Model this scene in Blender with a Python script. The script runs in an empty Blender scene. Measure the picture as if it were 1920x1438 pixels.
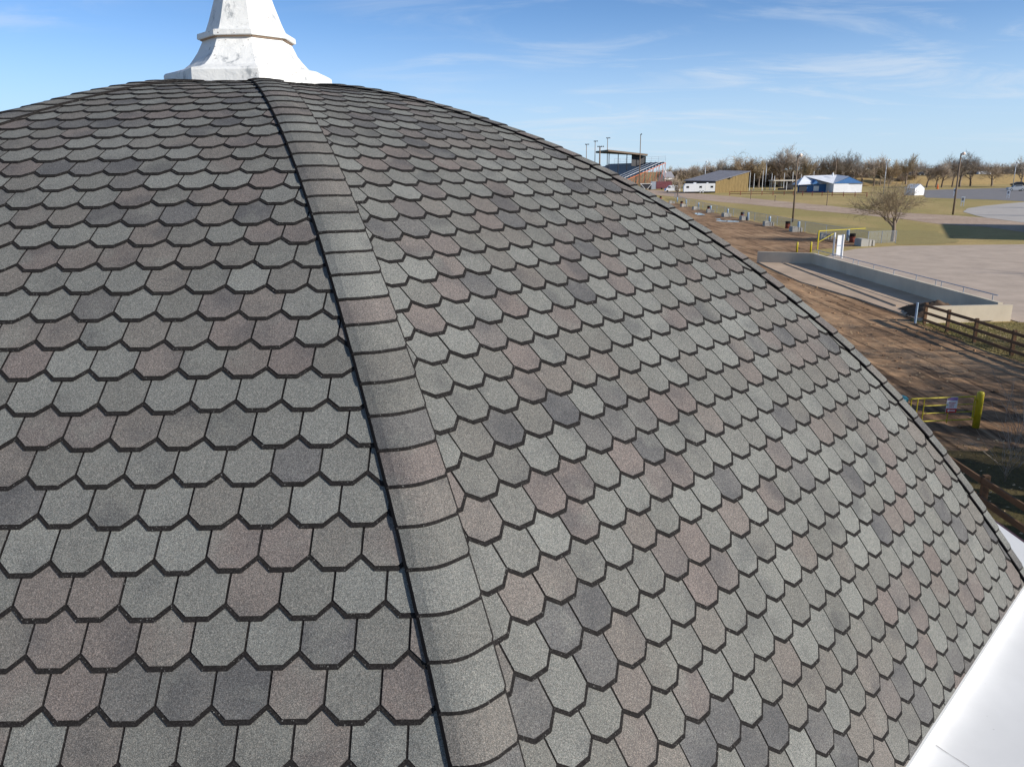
import bpy, math, random
from mathutils import Vector, Matrix
SC = bpy.context.scene
COL = SC.collection
rnd = random.Random(7)
# ---------------------------------------------------------------- camera
CAMH = 7.5
FPX, PITCH, ROLL = 1429.61, 0.26867, 0.013654
cam = bpy.data.cameras.new('camera'); camo = bpy.data.objects.new('camera', cam); COL.objects.link(camo)
cam.sensor_fit = 'HORIZONTAL'; cam.sensor_width = 36.0; cam.lens = FPX / 1920 * 36
cam.clip_start = 0.1; cam.clip_end = 12000
Xa = Vector((1, 0, 0)); Ya = Vector((0, math.sin(PITCH), math.cos(PITCH))); Za = Vector((0, -math.cos(PITCH), math.sin(PITCH)))
cr, sr = math.cos(ROLL), math.sin(ROLL)
Rr = Xa * cr - Ya * sr; Ur = Xa * sr + Ya * cr
camo.matrix_world = Matrix(((Rr.x, Ur.x, Za.x, 0), (Rr.y, Ur.y, Za.y, 0), (Rr.z, Ur.z, Za.z, CAMH), (0, 0, 0, 1)))
SC.camera = camo
# ---------------------------------------------------------------- light
SUN_AZ = math.radians(27)          # from +x towards -y
SUN_EL = math.radians(24)
SUN = Vector((math.cos(SUN_AZ) * math.cos(SUN_EL), -math.sin(SUN_AZ) * math.cos(SUN_EL), math.sin(SUN_EL)))
sl = bpy.data.lights.new('sun', 'SUN'); sl.energy = 4.5; sl.angle = math.radians(0.53); sl.color = (1.0, 0.94, 0.85)
so = bpy.data.objects.new('sun', sl); COL.objects.link(so); so.rotation_euler = SUN.to_track_quat('Z', 'Y').to_euler(); so.location = (30, -20, 40)
W = bpy.data.worlds.new('World'); SC.world = W; W.use_nodes = True
nt = W.node_tree; nt.nodes.clear()
def wn(t, **k):
    n = nt.nodes.new(t)
    for a, b in k.items(): setattr(n, a, b)
    return n
sky = wn('ShaderNodeTexSky'); sky.sky_type = 'NISHITA'; sky.sun_disc = False
sky.sun_elevation = SUN_EL; sky.sun_rotation = math.atan2(SUN.x, SUN.y)
sky.air_density = 0.5; sky.dust_density = 0.0; sky.ozone_density = 2.6; sky.altitude = 0
bg = wn('ShaderNodeBackground'); bg.inputs[1].default_value = 0.115
out = wn('ShaderNodeOutputWorld')
# thin cirrus: direction projected on a high flat layer, stretched noise
tc = wn('ShaderNodeTexCoord'); sep = wn('ShaderNodeSeparateXYZ'); nt.links.new(tc.outputs['Generated'], sep.inputs[0])
def wm(op, a, b=None, c=None):
    n = wn('ShaderNodeMath', operation=op)
    for i, v in enumerate((a, b, c)):
        if v is None: continue
        if isinstance(v, (int, float)): n.inputs[i].default_value = v
        else: nt.links.new(v, n.inputs[i])
    return n.outputs[0]
zc = wm('ADD', wm('MAXIMUM', sep.outputs[2], 0.0), 0.10)
comb = wn('ShaderNodeCombineXYZ')
nt.links.new(wm('DIVIDE', sep.outputs[0], zc), comb.inputs[0]); nt.links.new(wm('DIVIDE', sep.outputs[1], zc), comb.inputs[1])
mp = wn('ShaderNodeMapping'); mp.inputs['Rotation'].default_value = (0, 0, math.radians(-16)); mp.inputs['Scale'].default_value = (0.62, 1.2, 1); mp.inputs['Location'].default_value = (5.1, 2.2, 0)
nt.links.new(comb.outputs[0], mp.inputs[0])
n1 = wn('ShaderNodeTexNoise'); n1.inputs['Scale'].default_value = 1.5; n1.inputs['Detail'].default_value = 9; n1.inputs['Roughness'].default_value = 0.62; n1.inputs['Distortion'].default_value = 0.6
nt.links.new(mp.outputs[0], n1.inputs['Vector'])
n2 = wn('ShaderNodeTexNoise'); n2.inputs['Scale'].default_value = 0.45; n2.inputs['Detail'].default_value = 3
nt.links.new(mp.outputs[0], n2.inputs['Vector'])
def wmr(v, a, b, c, d):
    n = wn('ShaderNodeMapRange'); nt.links.new(v, n.inputs[0])
    for i, x in enumerate((a, b, c, d)): n.inputs[i + 1].default_value = x
    n.interpolation_type = 'SMOOTHSTEP'
    return n.outputs[0]
cl = wm('MULTIPLY', wmr(n1.outputs[0], 0.46, 0.70, 0, 1), wmr(n2.outputs[0], 0.40, 0.56, 0, 1))
cl = wm('MULTIPLY', cl, 0.5)
hz = wn('ShaderNodeMixRGB'); nt.links.new(wmr(sep.outputs[2], -.01, .20, .92, .04), hz.inputs[0]); tint = wn('ShaderNodeMixRGB', blend_type='MULTIPLY'); tint.inputs[0].default_value = 1; tint.inputs[2].default_value = (.84, 1.02, 1.08, 1); nt.links.new(sky.outputs[0], tint.inputs[1]); nt.links.new(tint.outputs[0], hz.inputs[1]); hz.inputs[2].default_value = (3.55, 4.5, 5.4, 1)
mx = wn('ShaderNodeMixRGB'); nt.links.new(cl, mx.inputs[0]); nt.links.new(hz.outputs[0], mx.inputs[1]); mx.inputs[2].default_value = (4.6, 5.1, 5.7, 1)
nt.links.new(mx.outputs[0], bg.inputs[0]); nt.links.new(bg.outputs[0], out.inputs[0])
vs = SC.view_settings; vs.view_transform = 'Standard'; vs.look = 'None'; vs.exposure = 0.45; vs.gamma = 1.0; vs.use_curve_mapping = False

# ---------------------------------------------------------------- pixel helpers (photo is 1920x1438)
def ray(x, y):
    X = x - 960; Y = 719 - y
    X, Y = X * cr + Y * sr, -X * sr + Y * cr
    return Vector((X / FPX, math.cos(PITCH) + Y / FPX * math.sin(PITCH), -math.sin(PITCH) + Y / FPX * math.cos(PITCH)))
def G(x, y, z=0.0):
    d = ray(x, y); t = (z - CAMH) / d.z
    return Vector((d.x * t, d.y * t, z))
def AT(x, y, dist):                # point on a pixel's ray at depth dist (world y), distance comes from what it stands beside
    d = ray(x, y); t = dist / d.y
    return Vector((d.x * t, dist, CAMH + d.z * t))
def proj(v):
    dx, dy, dz = v[0], v[1], v[2] - CAMH
    d = dy * math.cos(PITCH) - dz * math.sin(PITCH)
    if d < 0.2: return None
    u = dy * math.sin(PITCH) + dz * math.cos(PITCH)
    X = FPX * dx / d; Y = FPX * u / d
    return (960 + X * cr - Y * sr, 719 - (X * sr + Y * cr))

# ---------------------------------------------------------------- materials
MATS = {}
class NM:
    def __init__(s, name, rough=0.8, spec=0.3):
        m = bpy.data.materials.new(name); m.use_nodes = True; s.m = m; s.nt = m.node_tree
        s.b = s.nt.nodes['Principled BSDF']; s.b.inputs['Roughness'].default_value = rough; s.b.inputs['Specular IOR Level'].default_value = spec
        s.tc = None; MATS[name] = m
    def n(s, t, **k):
        x = s.nt.nodes.new(t)
        for a, b in k.items(): setattr(x, a, b)
        return x
    def l(s, a, b): s.nt.links.new(a, b)
    def co(s, scale=(1, 1, 1), rot=(0, 0, 0), kind='Object'):
        if not s.tc: s.tc = s.n('ShaderNodeTexCoord')
        m = s.n('ShaderNodeMapping'); m.inputs['Scale'].default_value = scale; m.inputs['Rotation'].default_value = rot
        s.l(s.tc.outputs[kind], m.inputs[0]); return m.outputs[0]
    def noise(s, scale, detail=4, rough=0.55, vec=None, dist=0):
        x = s.n('ShaderNodeTexNoise'); x.inputs['Scale'].default_value = scale; x.inputs['Detail'].default_value = detail; x.inputs['Roughness'].default_value = rough; x.inputs['Distortion'].default_value = dist
        s.l(vec if vec is not None else s.co(), x.inputs['Vector']); return x.outputs[0]
    def voro(s, scale, vec=None):
        x = s.n('ShaderNodeTexVoronoi'); x.inputs['Scale'].default_value = scale
        s.l(vec if vec is not None else s.co(), x.inputs['Vector']); return x
    def rng(s, v, a, b, c, d, smooth=False):
        x = s.n('ShaderNodeMapRange'); s.l(v, x.inputs[0])
        for i, q in enumerate((a, b, c, d)): x.inputs[i + 1].default_value = q
        if smooth: x.interpolation_type = 'SMOOTHSTEP'
        return x.outputs[0]
    def math(s, op, a, b=None):
        x = s.n('ShaderNodeMath', operation=op)
        for i, v in enumerate((a, b)):
            if v is None: continue
            if isinstance(v, (int, float)): x.inputs[i].default_value = v
            else: s.l(v, x.inputs[i])
        return x.outputs[0]
    def mix(s, f, a, b, mode='MIX'):
        x = s.n('ShaderNodeMixRGB', blend_type=mode)
        for i, v in enumerate((f, a, b)):
            if isinstance(v, (int, float)): x.inputs[i].default_value = v
            elif isinstance(v, tuple): x.inputs[i].default_value = v + (1,) if len(v) == 3 else v
            else: s.l(v, x.inputs[i])
        return x.outputs[0]
    def ramp(s, v, stops, interp='LINEAR'):
        x = s.n('ShaderNodeValToRGB'); s.l(v, x.inputs[0]); r = x.color_ramp; r.interpolation = interp
        while len(r.elements) < len(stops): r.elements.new(0.5)
        for e, (p, c) in zip(r.elements, stops): e.position = p; e.color = c + (1,)
        return x.outputs[0]
    def col(s, c):
        if isinstance(c, tuple): s.b.inputs['Base Color'].default_value = c + (1,)
        else: s.l(c, s.b.inputs['Base Color'])
    def bump(s, h, strength=0.5, dist=0.01):
        x = s.n('ShaderNodeBump'); x.inputs['Strength'].default_value = strength; x.inputs['Distance'].default_value = dist
        s.l(h, x.inputs['Height']); s.l(x.outputs[0], s.b.inputs['Normal'])
def simple(name, c, rough=0.7, spec=0.3, var=0.25, scale=3.0, metal=0.0):
    m = NM(name, rough, spec); m.b.inputs['Metallic'].default_value = metal
    v = m.rng(m.noise(scale, 6, 0.6), 0.3, 0.7, 1 - var, 1 + var)
    m.col(m.mix(1.0, c, v, 'MULTIPLY')); return m.m

# granule shingles: tone picks the blend of the tab, fine speckle from cells
def shingle_mat():
    m = NM('shingle_granules', 0.95, 0.12)
    a1 = m.n('ShaderNodeAttribute', attribute_name='tone'); a2 = m.n('ShaderNodeAttribute', attribute_name='tone', attribute_type='OBJECT')
    tone = m.math('ADD', a1.outputs['Fac'], a2.outputs['Fac'])
    k = .77
    C = lambda *c: tuple(x * k for x in c)
    base = m.ramp(tone, [(0.0, C(.244, .252, .236)), (0.17, C(.213, .219, .206)), (0.40, C(.186, .187, .174)), (0.58, C(.200, .188, .173)), (0.74, C(.201, .177, .166)), (0.84, C(.170, .168, .162)), (1.0, C(.150, .151, .152))])
    o = m.co()
    # granule blends drift across each tab: its own noise offset
    off = m.n('ShaderNodeCombineXYZ')
    for q in range(3): m.l(m.math('MULTIPLY', tone, (173.0, 91.0, 57.0)[q]), off.inputs[q])
    va = m.n('ShaderNodeVectorMath', operation='ADD'); m.l(o, va.inputs[0]); m.l(off.outputs[0], va.inputs[1])
    pn = m.noise(3.4, 2, 0.45, va.outputs[0])
    t4 = m.math('MULTIPLY', m.math('POWER', tone, 4.0), .17)
    dk = m.rng(m.math('ADD', pn, t4), 0.50, 0.80, 0, 0.56, True)
    base = m.mix(dk, base, C(.088, .091, .097))
    lt = m.rng(m.noise(3.6, 2, 0.5, m.co((1, 1, 1), (0.3, 1.1, 0.7))), 0.54, 0.72, 0, 0.45, True)
    base = m.mix(lt, base, C(.235, .240, .220))
    v = m.voro(420, o)
    sp = m.n('ShaderNodeSeparateColor'); m.l(v.outputs['Color'], sp.inputs[0])
    grain = m.ramp(sp.outputs[0], [(0, (.42, .42, .43)), (.45, (.88, .88, .88)), (.8, (1.18, 1.18, 1.17)), (1, (1.85, 1.83, 1.8))])
    c = m.mix(1.0, base, grain, 'MULTIPLY')
    v2 = m.voro(230, o); sp2 = m.n('ShaderNodeSeparateColor'); m.l(v2.outputs['Color'], sp2.inputs[0])
    c = m.mix(1.0, c, m.ramp(sp2.outputs[1], [(0, (.80, .81, .83)), (.5, (1, 1, 1)), (.8, (1.06, 1.02, 1.0)), (1, (1.25, 1.18, 1.15))]), 'MULTIPLY')
    wr = m.rng(m.noise(1.1, 5, 0.6, o), .3, .7, .90, 1.10)
    c = m.mix(1.0, c, wr, 'MULTIPLY')
    m.col(c); m.bump(sp.outputs[1], 0.35, 0.002)
shingle_mat()
def asphalt_edge():
    m = NM('shingle_dark_layer', 0.95, 0.1)
    v = m.voro(260); sp = m.n('ShaderNodeSeparateColor'); m.l(v.outputs['Color'], sp.inputs[0])
    m.col(m.ramp(sp.outputs[0], [(0, (.010, .009, .009)), (.7, (.018, .0165, .0165)), (.95, (.030, .028, .027)), (.99, (.05, .047, .045)), (1, (.20, .20, .19))]))
asphalt_edge()
simple('cap_edge', (.007, .007, .008), .9, .05, .1)  # left lip of the hip caps, its near-black colour carries the shadow beside it
def white_paint(name, c=(.78, .78, .76), dirt=.5):
    m = NM(name, 0.55, 0.4)
    o = m.co()
    n_ = m.noise(2.6, 8, 0.68, o, .8)
    st = m.rng(m.noise(7, 6, 0.7, m.co((1, 1, .45))), .52, .64, 0, dirt, True)
    st = m.math('MULTIPLY', st, m.rng(n_, .42, .6, 0, 1, True))
    c1 = m.mix(st, c, (.22, .24, .26))
    chip = m.rng(m.noise(24, 4, .7, o), .62, .66, 0, min(1, dirt * 1.2), True)
    chip = m.math('MULTIPLY', chip, m.rng(m.noise(3.1, 3, .5, o), .5, .6, 0, 1, True))
    c1 = m.mix(chip, c1, (.13, .10, .09))
    m.col(c1); m.bump(m.noise(7, 7, .6, o, .5), .42 if dirt > .3 else .08, .03)
    return m
white_paint('finial_paint', (.72, .72, .70), .85)
white_paint('trim_white', (.80, .80, .79), .04)
def ledge_mat():
    m = NM('ledge_white', .6, .35)
    v = m.rng(m.noise(1.4, 6, .6), .3, .7, .94, 1.05)
    c = m.mix(1.0, (.66, .66, .655), v, 'MULTIPLY')
    sp = m.rng(m.noise(38, 2, .5), .76, .80, 0, .5)
    m.col(m.mix(sp, c, (.3, .28, .25))); m.bump(m.noise(3, 3), .15, .02)
ledge_mat()
def dirt_mat(name, a, b, c, tracks=True):
    m = NM(name, .97, .1)
    o = m.co(kind='Object')
    w1 = m.noise(.16, 6, .6, o, .4); w2 = m.noise(1.7, 7, .68, o)
    col = m.ramp(w1, [(.32, a), (.5, b), (.68, c)])
    col = m.mix(1.0, col, m.rng(w2, .3, .7, .68, 1.3), 'MULTIPLY')
    if tracks:
        t = m.noise(1.0, 6, .62, m.co((2.3, .10, 1), (0, 0, math.radians(4))), .9)
        col = m.mix(m.rng(t, .50, .63, 0, .85, True), col, (.062, .038, .024))
        t2 = m.noise(1.0, 4, .6, m.co((5.5, .22, 1), (0, 0, math.radians(-3))), .6)
        col = m.mix(m.rng(t2, .56, .7, 0, .5, True), col, (.42, .29, .18))
    peb = m.voro(9, o); sp = m.n('ShaderNodeSeparateColor'); m.l(peb.outputs['Color'], sp.inputs[0])
    col = m.mix(m.math('MULTIPLY', m.rng(peb.outputs['Distance'], .12, .2, .7, 0), m.rng(sp.outputs[0], .86, .9, 0, 1)), col, (.36, .31, .25))
    m.col(col); m.bump(m.noise(6, 6, .7, o), .6, .04); return m.m
dirt_mat('yard_dirt', (.200, .118, .066), (.300, .186, .106), (.400, .262, .155))
dirt_mat('road_dirt', (.350, .255, .190), (.410, .305, .230), (.450, .345, .265), False)
dirt_mat('pile_dirt', (.060, .042, .030), (.095, .066, .045), (.15, .10, .07), False)
def grass_mat(name, straw, green, brown, gs=.5):
    m = NM(name, .95, .1); o = m.co()
    a = m.noise(.045, 5, .6, m.co((1, .55, 1)), .5); b = m.noise(.6, 7, .7, o); d = m.noise(9, 5, .7, o)
    c = m.mix(m.rng(a, .5 - .12, .5 + .16, 1 - gs, 0, True), straw, green)
    c = m.mix(m.rng(b, .52, .68, 0, .65, True), c, brown)
    c = m.mix(1.0, c, m.rng(d, .25, .75, .6, 1.4), 'MULTIPLY')
    m.col(c); m.bump(d, .6, .05); return m.m
grass_mat('dry_grass', (.420, .310, .140), (.200, .195, .062), (.235, .155, .078), .5)
grass_mat('green_grass', (.300, .245, .110), (.135, .165, .045), (.20, .14, .07), .9)
grass_mat('bank_grass', (.46, .32, .14), (.33, .235, .105), (.20, .135, .07), .3)
grass_mat('near_grass', (.25, .185, .085), (.12, .13, .035), (.115, .075, .042), .35)
grass_mat('leaf_soil', (.120, .080, .044), (.075, .078, .024), (.055, .036, .022), .45)  # leaf-littered soil with the tree shade put into its dark browns
def concrete(name, c, var=.18, stain=.35):
    m = NM(name, .9, .2); o = m.co()
    v = m.rng(m.noise(.5, 7, .62, o), .3, .7, 1 - var, 1 + var)
    col = m.mix(1.0, c, v, 'MULTIPLY')
    st = m.rng(m.noise(.9, 6, .7, m.co((1, 1, .3)), .6), .55, .72, 0, stain, True)
    col = m.mix(st, col, tuple(x * .6 for x in c)); m.col(col)
    m.bump(m.noise(20, 4), .2, .01); return m.m
concrete('lot_concrete', (.44, .355, .285), .14, .3)
concrete('wall_concrete', (.55, .48, .375), .12, .25)
concrete('slab_concrete', (.43, .325, .235), .18, .5)
concrete('block_concrete', (.40, .385, .35), .2, .3)
concrete('road_concrete', (.42, .385, .35), .1, .2)
concrete('asphalt', (.20, .19, .19), .15, .3)
def wood(name, c, scale=(14, 14, 1.2)):
    m = NM(name, .85, .15)
    g_ = m.noise(1.0, 8, .65, m.co(scale), .6)
    col = m.mix(1.0, c, m.rng(g_, .25, .75, .62, 1.38), 'MULTIPLY'); m.col(col); m.bump(g_, .4, .01); return m.m
wood('rail_wood', (.15, .088, .052), (9, 1.0, 9))
wood('pole_wood', (.185, .140, .105))
wood('shed_wood', (.235, .170, .078), (6, 6, .5))
wood('bark', (.22, .175, .14), (8, 8, 1.5))
wood('bark_dark', (.14, .105, .085), (8, 8, 1.5))
simple('twig_brown', (.345, .28, .222), .9, .1); simple('twig_tan', (.33, .262, .17), .9, .1); simple('twig_orange', (.33, .245, .155), .9, .1); simple('twig_grey', (.34, .295, .25), .9, .1)
simple('yellow_paint', (.47, .385, .02), .45, .4, .12, 6); simple('red_rust', (.20, .052, .034), .7, .3, .4, 4); simple('barrel_dark', (.03, .028, .028), .7, .3)
simple('galv', (.36, .40, .46), .45, .4, .15, 4, .35); simple('blue_post', (.30, .40, .52), .5, .4, .15, 5); simple('white_metal', (.76, .77, .78), .4, .4, .06, 3); simple('white_cloth', (.72, .73, .76), .8, .2, .06, 1.5)
simple('dark_metal', (.028, .028, .032), .5, .4, .2, 3); simple('roof_grey', (.20, .20, .225), .7, .3, .15, 1); simple('blue_paint', (.035, .135, .34), .5, .4, .1, 2); simple('seat_blue', (.125, .165, .225), .5, .4, .2, 1)
simple('orange_steel', (.42, .115, .045), .6, .3, .3, 1); simple('maroon', (.16, .055, .065), .6, .3, .25, 2); simple('silver_paint', (.42, .44, .46), .25, .5, .05, 2); simple('black_paint', (.02, .02, .024), .25, .5)
simple('glass_dark', (.015, .018, .022), .08, .6, .05); simple('tyre', (.018, .018, .018), .9, .1); simple('sign_red', (.55, .045, .035), .5, .4, .05); simple('sign_white', (.78, .78, .77), .5, .4, .04); simple('sign_purple', (.28, .18, .40), .5, .4, .05)
simple('lamp_glass', (.75, .60, .50), .35, .5, .05); simple('teal_lid', (.02, .14, .17), .5, .4, .1); simple('drip_maroon', (.055, .018, .020), .5, .4, .2); simple('stand_green', (.045, .060, .045), .7, .3); simple('cream', (.55, .51, .44), .7, .2, .1, 1); simple('white_roof', (.70, .72, .76), .5, .3, .12, .6)
simple('orange_plastic', (.62, .12, .02), .5, .4); simple('leaf_tan', (.46, .34, .20), .8, .2, .4, 3); simple('brick_tan', (.40, .28, .20), .8, .2, .15); simple('underlay', (.03, .028, .028), .95, .1)
def water():
    m = NM('puddle_water', .03, .5); m.col((.10, .085, .07)); m.bump(m.noise(2, 2), .05, .01)
water()
def chain():
    m = NM('chain_link', .5, .4); m.col((.33, .35, .37)); m.b.inputs['Metallic'].default_value = .3
    a = m.n('ShaderNodeTexWave', wave_type='BANDS', bands_direction='DIAGONAL'); a.inputs['Scale'].default_value = 5
    m.l(m.co((1, 1, 1)), a.inputs[0])
    b = m.n('ShaderNodeTexWave', wave_type='BANDS', bands_direction='DIAGONAL'); b.inputs['Scale'].default_value = 5
    m.l(m.co((1, -1, 1)), b.inputs[0])
    al = m.math('MAXIMUM', m.rng(a.outputs['Fac'], .93, .96, 0, 1), m.rng(b.outputs['Fac'], .93, .96, 0, 1))
    m.l(al, m.b.inputs['Alpha'])
chain()

# ---------------------------------------------------------------- mesh builder
class MB:
    def __init__(s): s.v = []; s.f = []; s.mi = []; s.cur = 0
    def add(s, vs_, fs):
        k = len(s.v); s.v += [tuple(x) for x in vs_]; s.f += [tuple(i + k for i in f) for f in fs]; s.mi += [s.cur] * len(fs)
    def box(s, c, d, M=None):
        x, y, z = d[0] / 2, d[1] / 2, d[2] / 2
        P = [Vector((a * x, b * y, e * z)) for e in (-1, 1) for a, b in ((-1, -1), (1, -1), (1, 1), (-1, 1))]
        if M: P = [M @ q for q in P]
        P = [q + Vector(c) for q in P]
        s.add(P, [(3, 2, 1, 0), (4, 5, 6, 7), (0, 1, 5, 4), (1, 2, 6, 5), (2, 3, 7, 6), (3, 0, 4, 7)]); return s
    def tube(s, a, b, r0, r1=None, n=8, caps=True):
        a, b = Vector(a), Vector(b); r1 = r0 if r1 is None else r1
        d = (b - a)
        if d.length < 1e-6: return s
        d.normalize(); u = d.orthogonal().normalized(); w = d.cross(u)
        P = []
        for q, r in ((a, r0), (b, r1)):
            for i in range(n):
                t = 2 * math.pi * i / n; P.append(q + (u * math.cos(t) + w * math.sin(t)) * r)
        F = [(i, (i + 1) % n, n + (i + 1) % n, n + i) for i in range(n)]
        if caps: F += [tuple(range(n - 1, -1, -1)), tuple(range(n, 2 * n))]
        s.add(P, F); return s
    def beam(s, a, b, w, h, up=Vector((0, 0, 1))):
        a, b = Vector(a), Vector(b); d = (b - a).normalized(); x = d.cross(up).normalized(); z = x.cross(d)
        P = [q + x * (i * w / 2) + z * (j * h / 2) for q in (a, b) for i, j in ((-1, -1), (1, -1), (1, 1), (-1, 1))]
        s.add(P, [(3, 2, 1, 0), (4, 5, 6, 7), (0, 1, 5, 4), (1, 2, 6, 5), (2, 3, 7, 6), (3, 0, 4, 7)]); return s
    def lathe(s, prof, n=8, ph=0, c=(0, 0, 0), smoothv=None):
        P = []; F = []; m = len(prof)
        for r, z in prof:
            for i in range(n):
                t = ph + 2 * math.pi * i / n; P.append((c[0] + r * math.cos(t), c[1] + r * math.sin(t), c[2] + z))
        for j in range(m - 1):
            for i in range(n): F.append((j * n + i, j * n + (i + 1) % n, (j + 1) * n + (i + 1) % n, (j + 1) * n + i))
        F.append(tuple(range(n - 1, -1, -1))); F.append(tuple(range((m - 1) * n, m * n)))
        s.add(P, F); return s
    def quad(s, *p): s.add(p, [tuple(range(len(p)))]); return s
    def prism(s, pts, z0, z1):
        n = len(pts); s.add([(x, y, z0) for x, y in pts] + [(x, y, z1) for x, y in pts], [tuple(range(n - 1, -1, -1)), tuple(range(n, 2 * n))] + [(i, (i + 1) % n, n + (i + 1) % n, n + i) for i in range(n)]); return s
    def mesh(s, name, mats):
        me = bpy.data.meshes.new(name); me.from_pydata(s.v, [], s.f)
        for q in (mats if isinstance(mats, (list, tuple)) else [mats]): me.materials.append(MATS[q])
        if any(s.mi): me.polygons.foreach_set('material_index', s.mi)
        me.update(); return me
    def build(s, name, mats, parent=None, smooth=False):
        me = s.mesh(name, mats)
        if smooth: me.polygons.foreach_set('use_smooth', [True] * len(me.polygons))
        return obj(name, me, parent)
def obj(name, me, parent=None, loc=None):
    o = bpy.data.objects.new(name, me); COL.objects.link(o)
    if parent: o.parent = parent
    if loc is not None: o.location = loc
    return o
def tag(o, label=None, cat=None, group=None, kind=None):
    if label: o['label'] = label
    if cat: o['category'] = cat
    if group: o['group'] = group
    if kind: o['kind'] = kind
    return o
def thing(name, label, cat, loc=(0, 0, 0), rz=0, group=None):
    o = obj(name, None); o.location = loc; o.rotation_euler.z = rz; tag(o, label, cat, group); return o
def copy_tree(o, loc, rz=0, sc=1.0, label=None, parent=None):
    c = o.copy(); COL.objects.link(c); c.parent = parent
    if parent is None: c.location = loc; c.rotation_euler.z = rz; c.scale = (sc, sc, sc) if isinstance(sc, (int, float)) else sc
    if label: c['label'] = label
    for ch in o.children: copy_tree(ch, None, parent=c)
    return c

# ================================================================ GROUND
def sheet(name, pts, z, mat, jit=0.0, step=None, smooth=0):
    P = [Vector((p[0], p[1], 0)) for p in pts]; Q = []
    for i, a in enumerate(P):
        b = P[(i + 1) % len(P)]; n = max(1, int((b - a).length / step)) if step else 1
        for k in range(n):
            q = a.lerp(b, k / n); q = q + Vector((rnd.uniform(-1, 1), rnd.uniform(-1, 1), 0)) * (jit if k else 0); Q.append((q.x, q.y, z))
    m = MB(); m.add(Q, [tuple(range(len(Q)))])
    return tag(m.build(name, mat), kind='structure')
gm = MB(); gm.quad((-6000, -3000, 0), (6000, -3000, 0), (6000, 9000, 0), (-6000, 9000, 0)); tag(gm.build('ground', 'dry_grass'), kind='structure')
g2 = lambda *a: [G(*q)[:2] for q in a]
sheet('dirt_yard', [(-40, 2), (60, 2), (30, 14), (20.2, 30), (20.4, 38), (24, 64), (29.5, 74.5), (36.2, 78), (36.4, 100), (37.2, 130), (38.4, 160), (41, 195), (30, 215), (-40, 200)], .012, 'yard_dirt', .35, 2.0)
# ruts in the nearer yard: real relief
def fbm(x, y, o=4):
    from mathutils import noise as N
    return N.fractal(Vector((x, y, 3.1)), 0.8, 2.1, o)
dm = MB(); x0, x1, y0, y1, st = 9.0, 20.2, 19.5, 62.0, .19
nx, ny = int((x1 - x0) / st), int((y1 - y0) / st)
for j in range(ny + 1):
    for i in range(nx + 1):
        x = x0 + i * st; y = y0 + j * st
        xx = x + .5 * math.sin(y * .10) + .2 * math.sin(y * .31)
        h = .07 * fbm(xx * 1.5, y * .09) + .045 * fbm(xx * 3.6, y * .35) + .010 * fbm(x * 2.6, y * 2.6)
        e = min(1, min(x - x0, x1 - x, y - y0, y1 - y) / 1.6)
        dm.v.append((x, y, .016 + e * max(0, .05 + h)))
for j in range(ny):
    for i in range(nx):
        a = j * (nx + 1) + i; dm.f.append((a, a + 1, a + nx + 2, a + nx + 1)); dm.mi.append(0)
tag(dm.build('dirt_track', 'yard_dirt', smooth=True), kind='structure')
sheet('dirt_road', g2((1150, 354), (1232, 357), (1340, 366), (1450, 376), (1600, 391), (1700, 400), (1790, 404.5), (1850, 409), (1920, 418), (1920, 436), (1850, 426), (1760, 420.5), (1700, 412), (1600, 402), (1450, 388), (1340, 378), (1232, 366), (1150, 362)), .02, 'road_dirt', .4, 5)
lotp = g2((1633, 465), (1680, 461.8), (1779, 460.6), (1920, 459), (2200, 456), (2600, 700), (1925, 606))
sheet('concrete_lot', [(25.3, 37.3)] + [(24.9, 63.0), (29.6, 70.6), (33.2, 74.2)] + lotp[:5] + [(80, 36)], .03, 'lot_concrete', .05, 3)
sheet('asphalt_lot', g2((1722, 357), (1920, 352), (2100, 348), (2100, 374), (1920, 378), (1860, 375), (1735, 371)), .024, 'asphalt', .3, 8)
sheet('concrete_road', g2((1925, 379), (1880, 383), (1845, 386.5), (1815, 391), (1806, 398), (1830, 405), (1850, 409), (1925, 419), (2200, 425), (2200, 376)), .034, 'road_concrete', .1, 3)
for k, q in enumerate([[(1340, 411), (1350, 410.5), (1354, 412.5), (1345, 412.5)], [(1342, 414.2), (1362, 413.4), (1384, 415), (1390, 417), (1370, 416.8), (1350, 415.6)], [(1300, 399), (1316, 400.5), (1324, 404), (1308, 403.5)]]):
    pts = g2(*q); c = sum((Vector((a, b, 0)) for a, b in pts), Vector()) / len(pts)
    sheet('puddle', [((a - c.x) * 1.0 + c.x, b) for a, b in pts], .022, 'puddle_water', .22, .8)
sheet('green_lawn', g2((1385, 405), (1450, 408), (1540, 417), (1640, 428), (1700, 432), (1760, 434), (1800, 452), (1760, 458), (1684, 459.5), (1676, 454.5)) + [(38.3, 80.6), (37.3, 81), (37.0, 90), (37.2, 100), (37.7, 112), (38.1, 128)], .015, 'green_grass', .5, 2.5)
sheet('verge', [(20.4, 20), (25.2, 37.3), (20.55, 37.4)] + [(20.3, 30)], .02, 'near_grass', .12, .7)
sheet('lawn', [(20.6, 13), (60, 13), (44, 33), (25.6, 37.1), (20.8, 37.2)], .018, 'near_grass', .1, 2)
sheet('leaf_soil', [(6.8, 10.5), (22, 8), (18.5, 19.6), (15.2, 20.3), (12, 19.6), (9.0, 20.6), (6.9, 17)], .028, 'leaf_soil', .3, .8)
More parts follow.
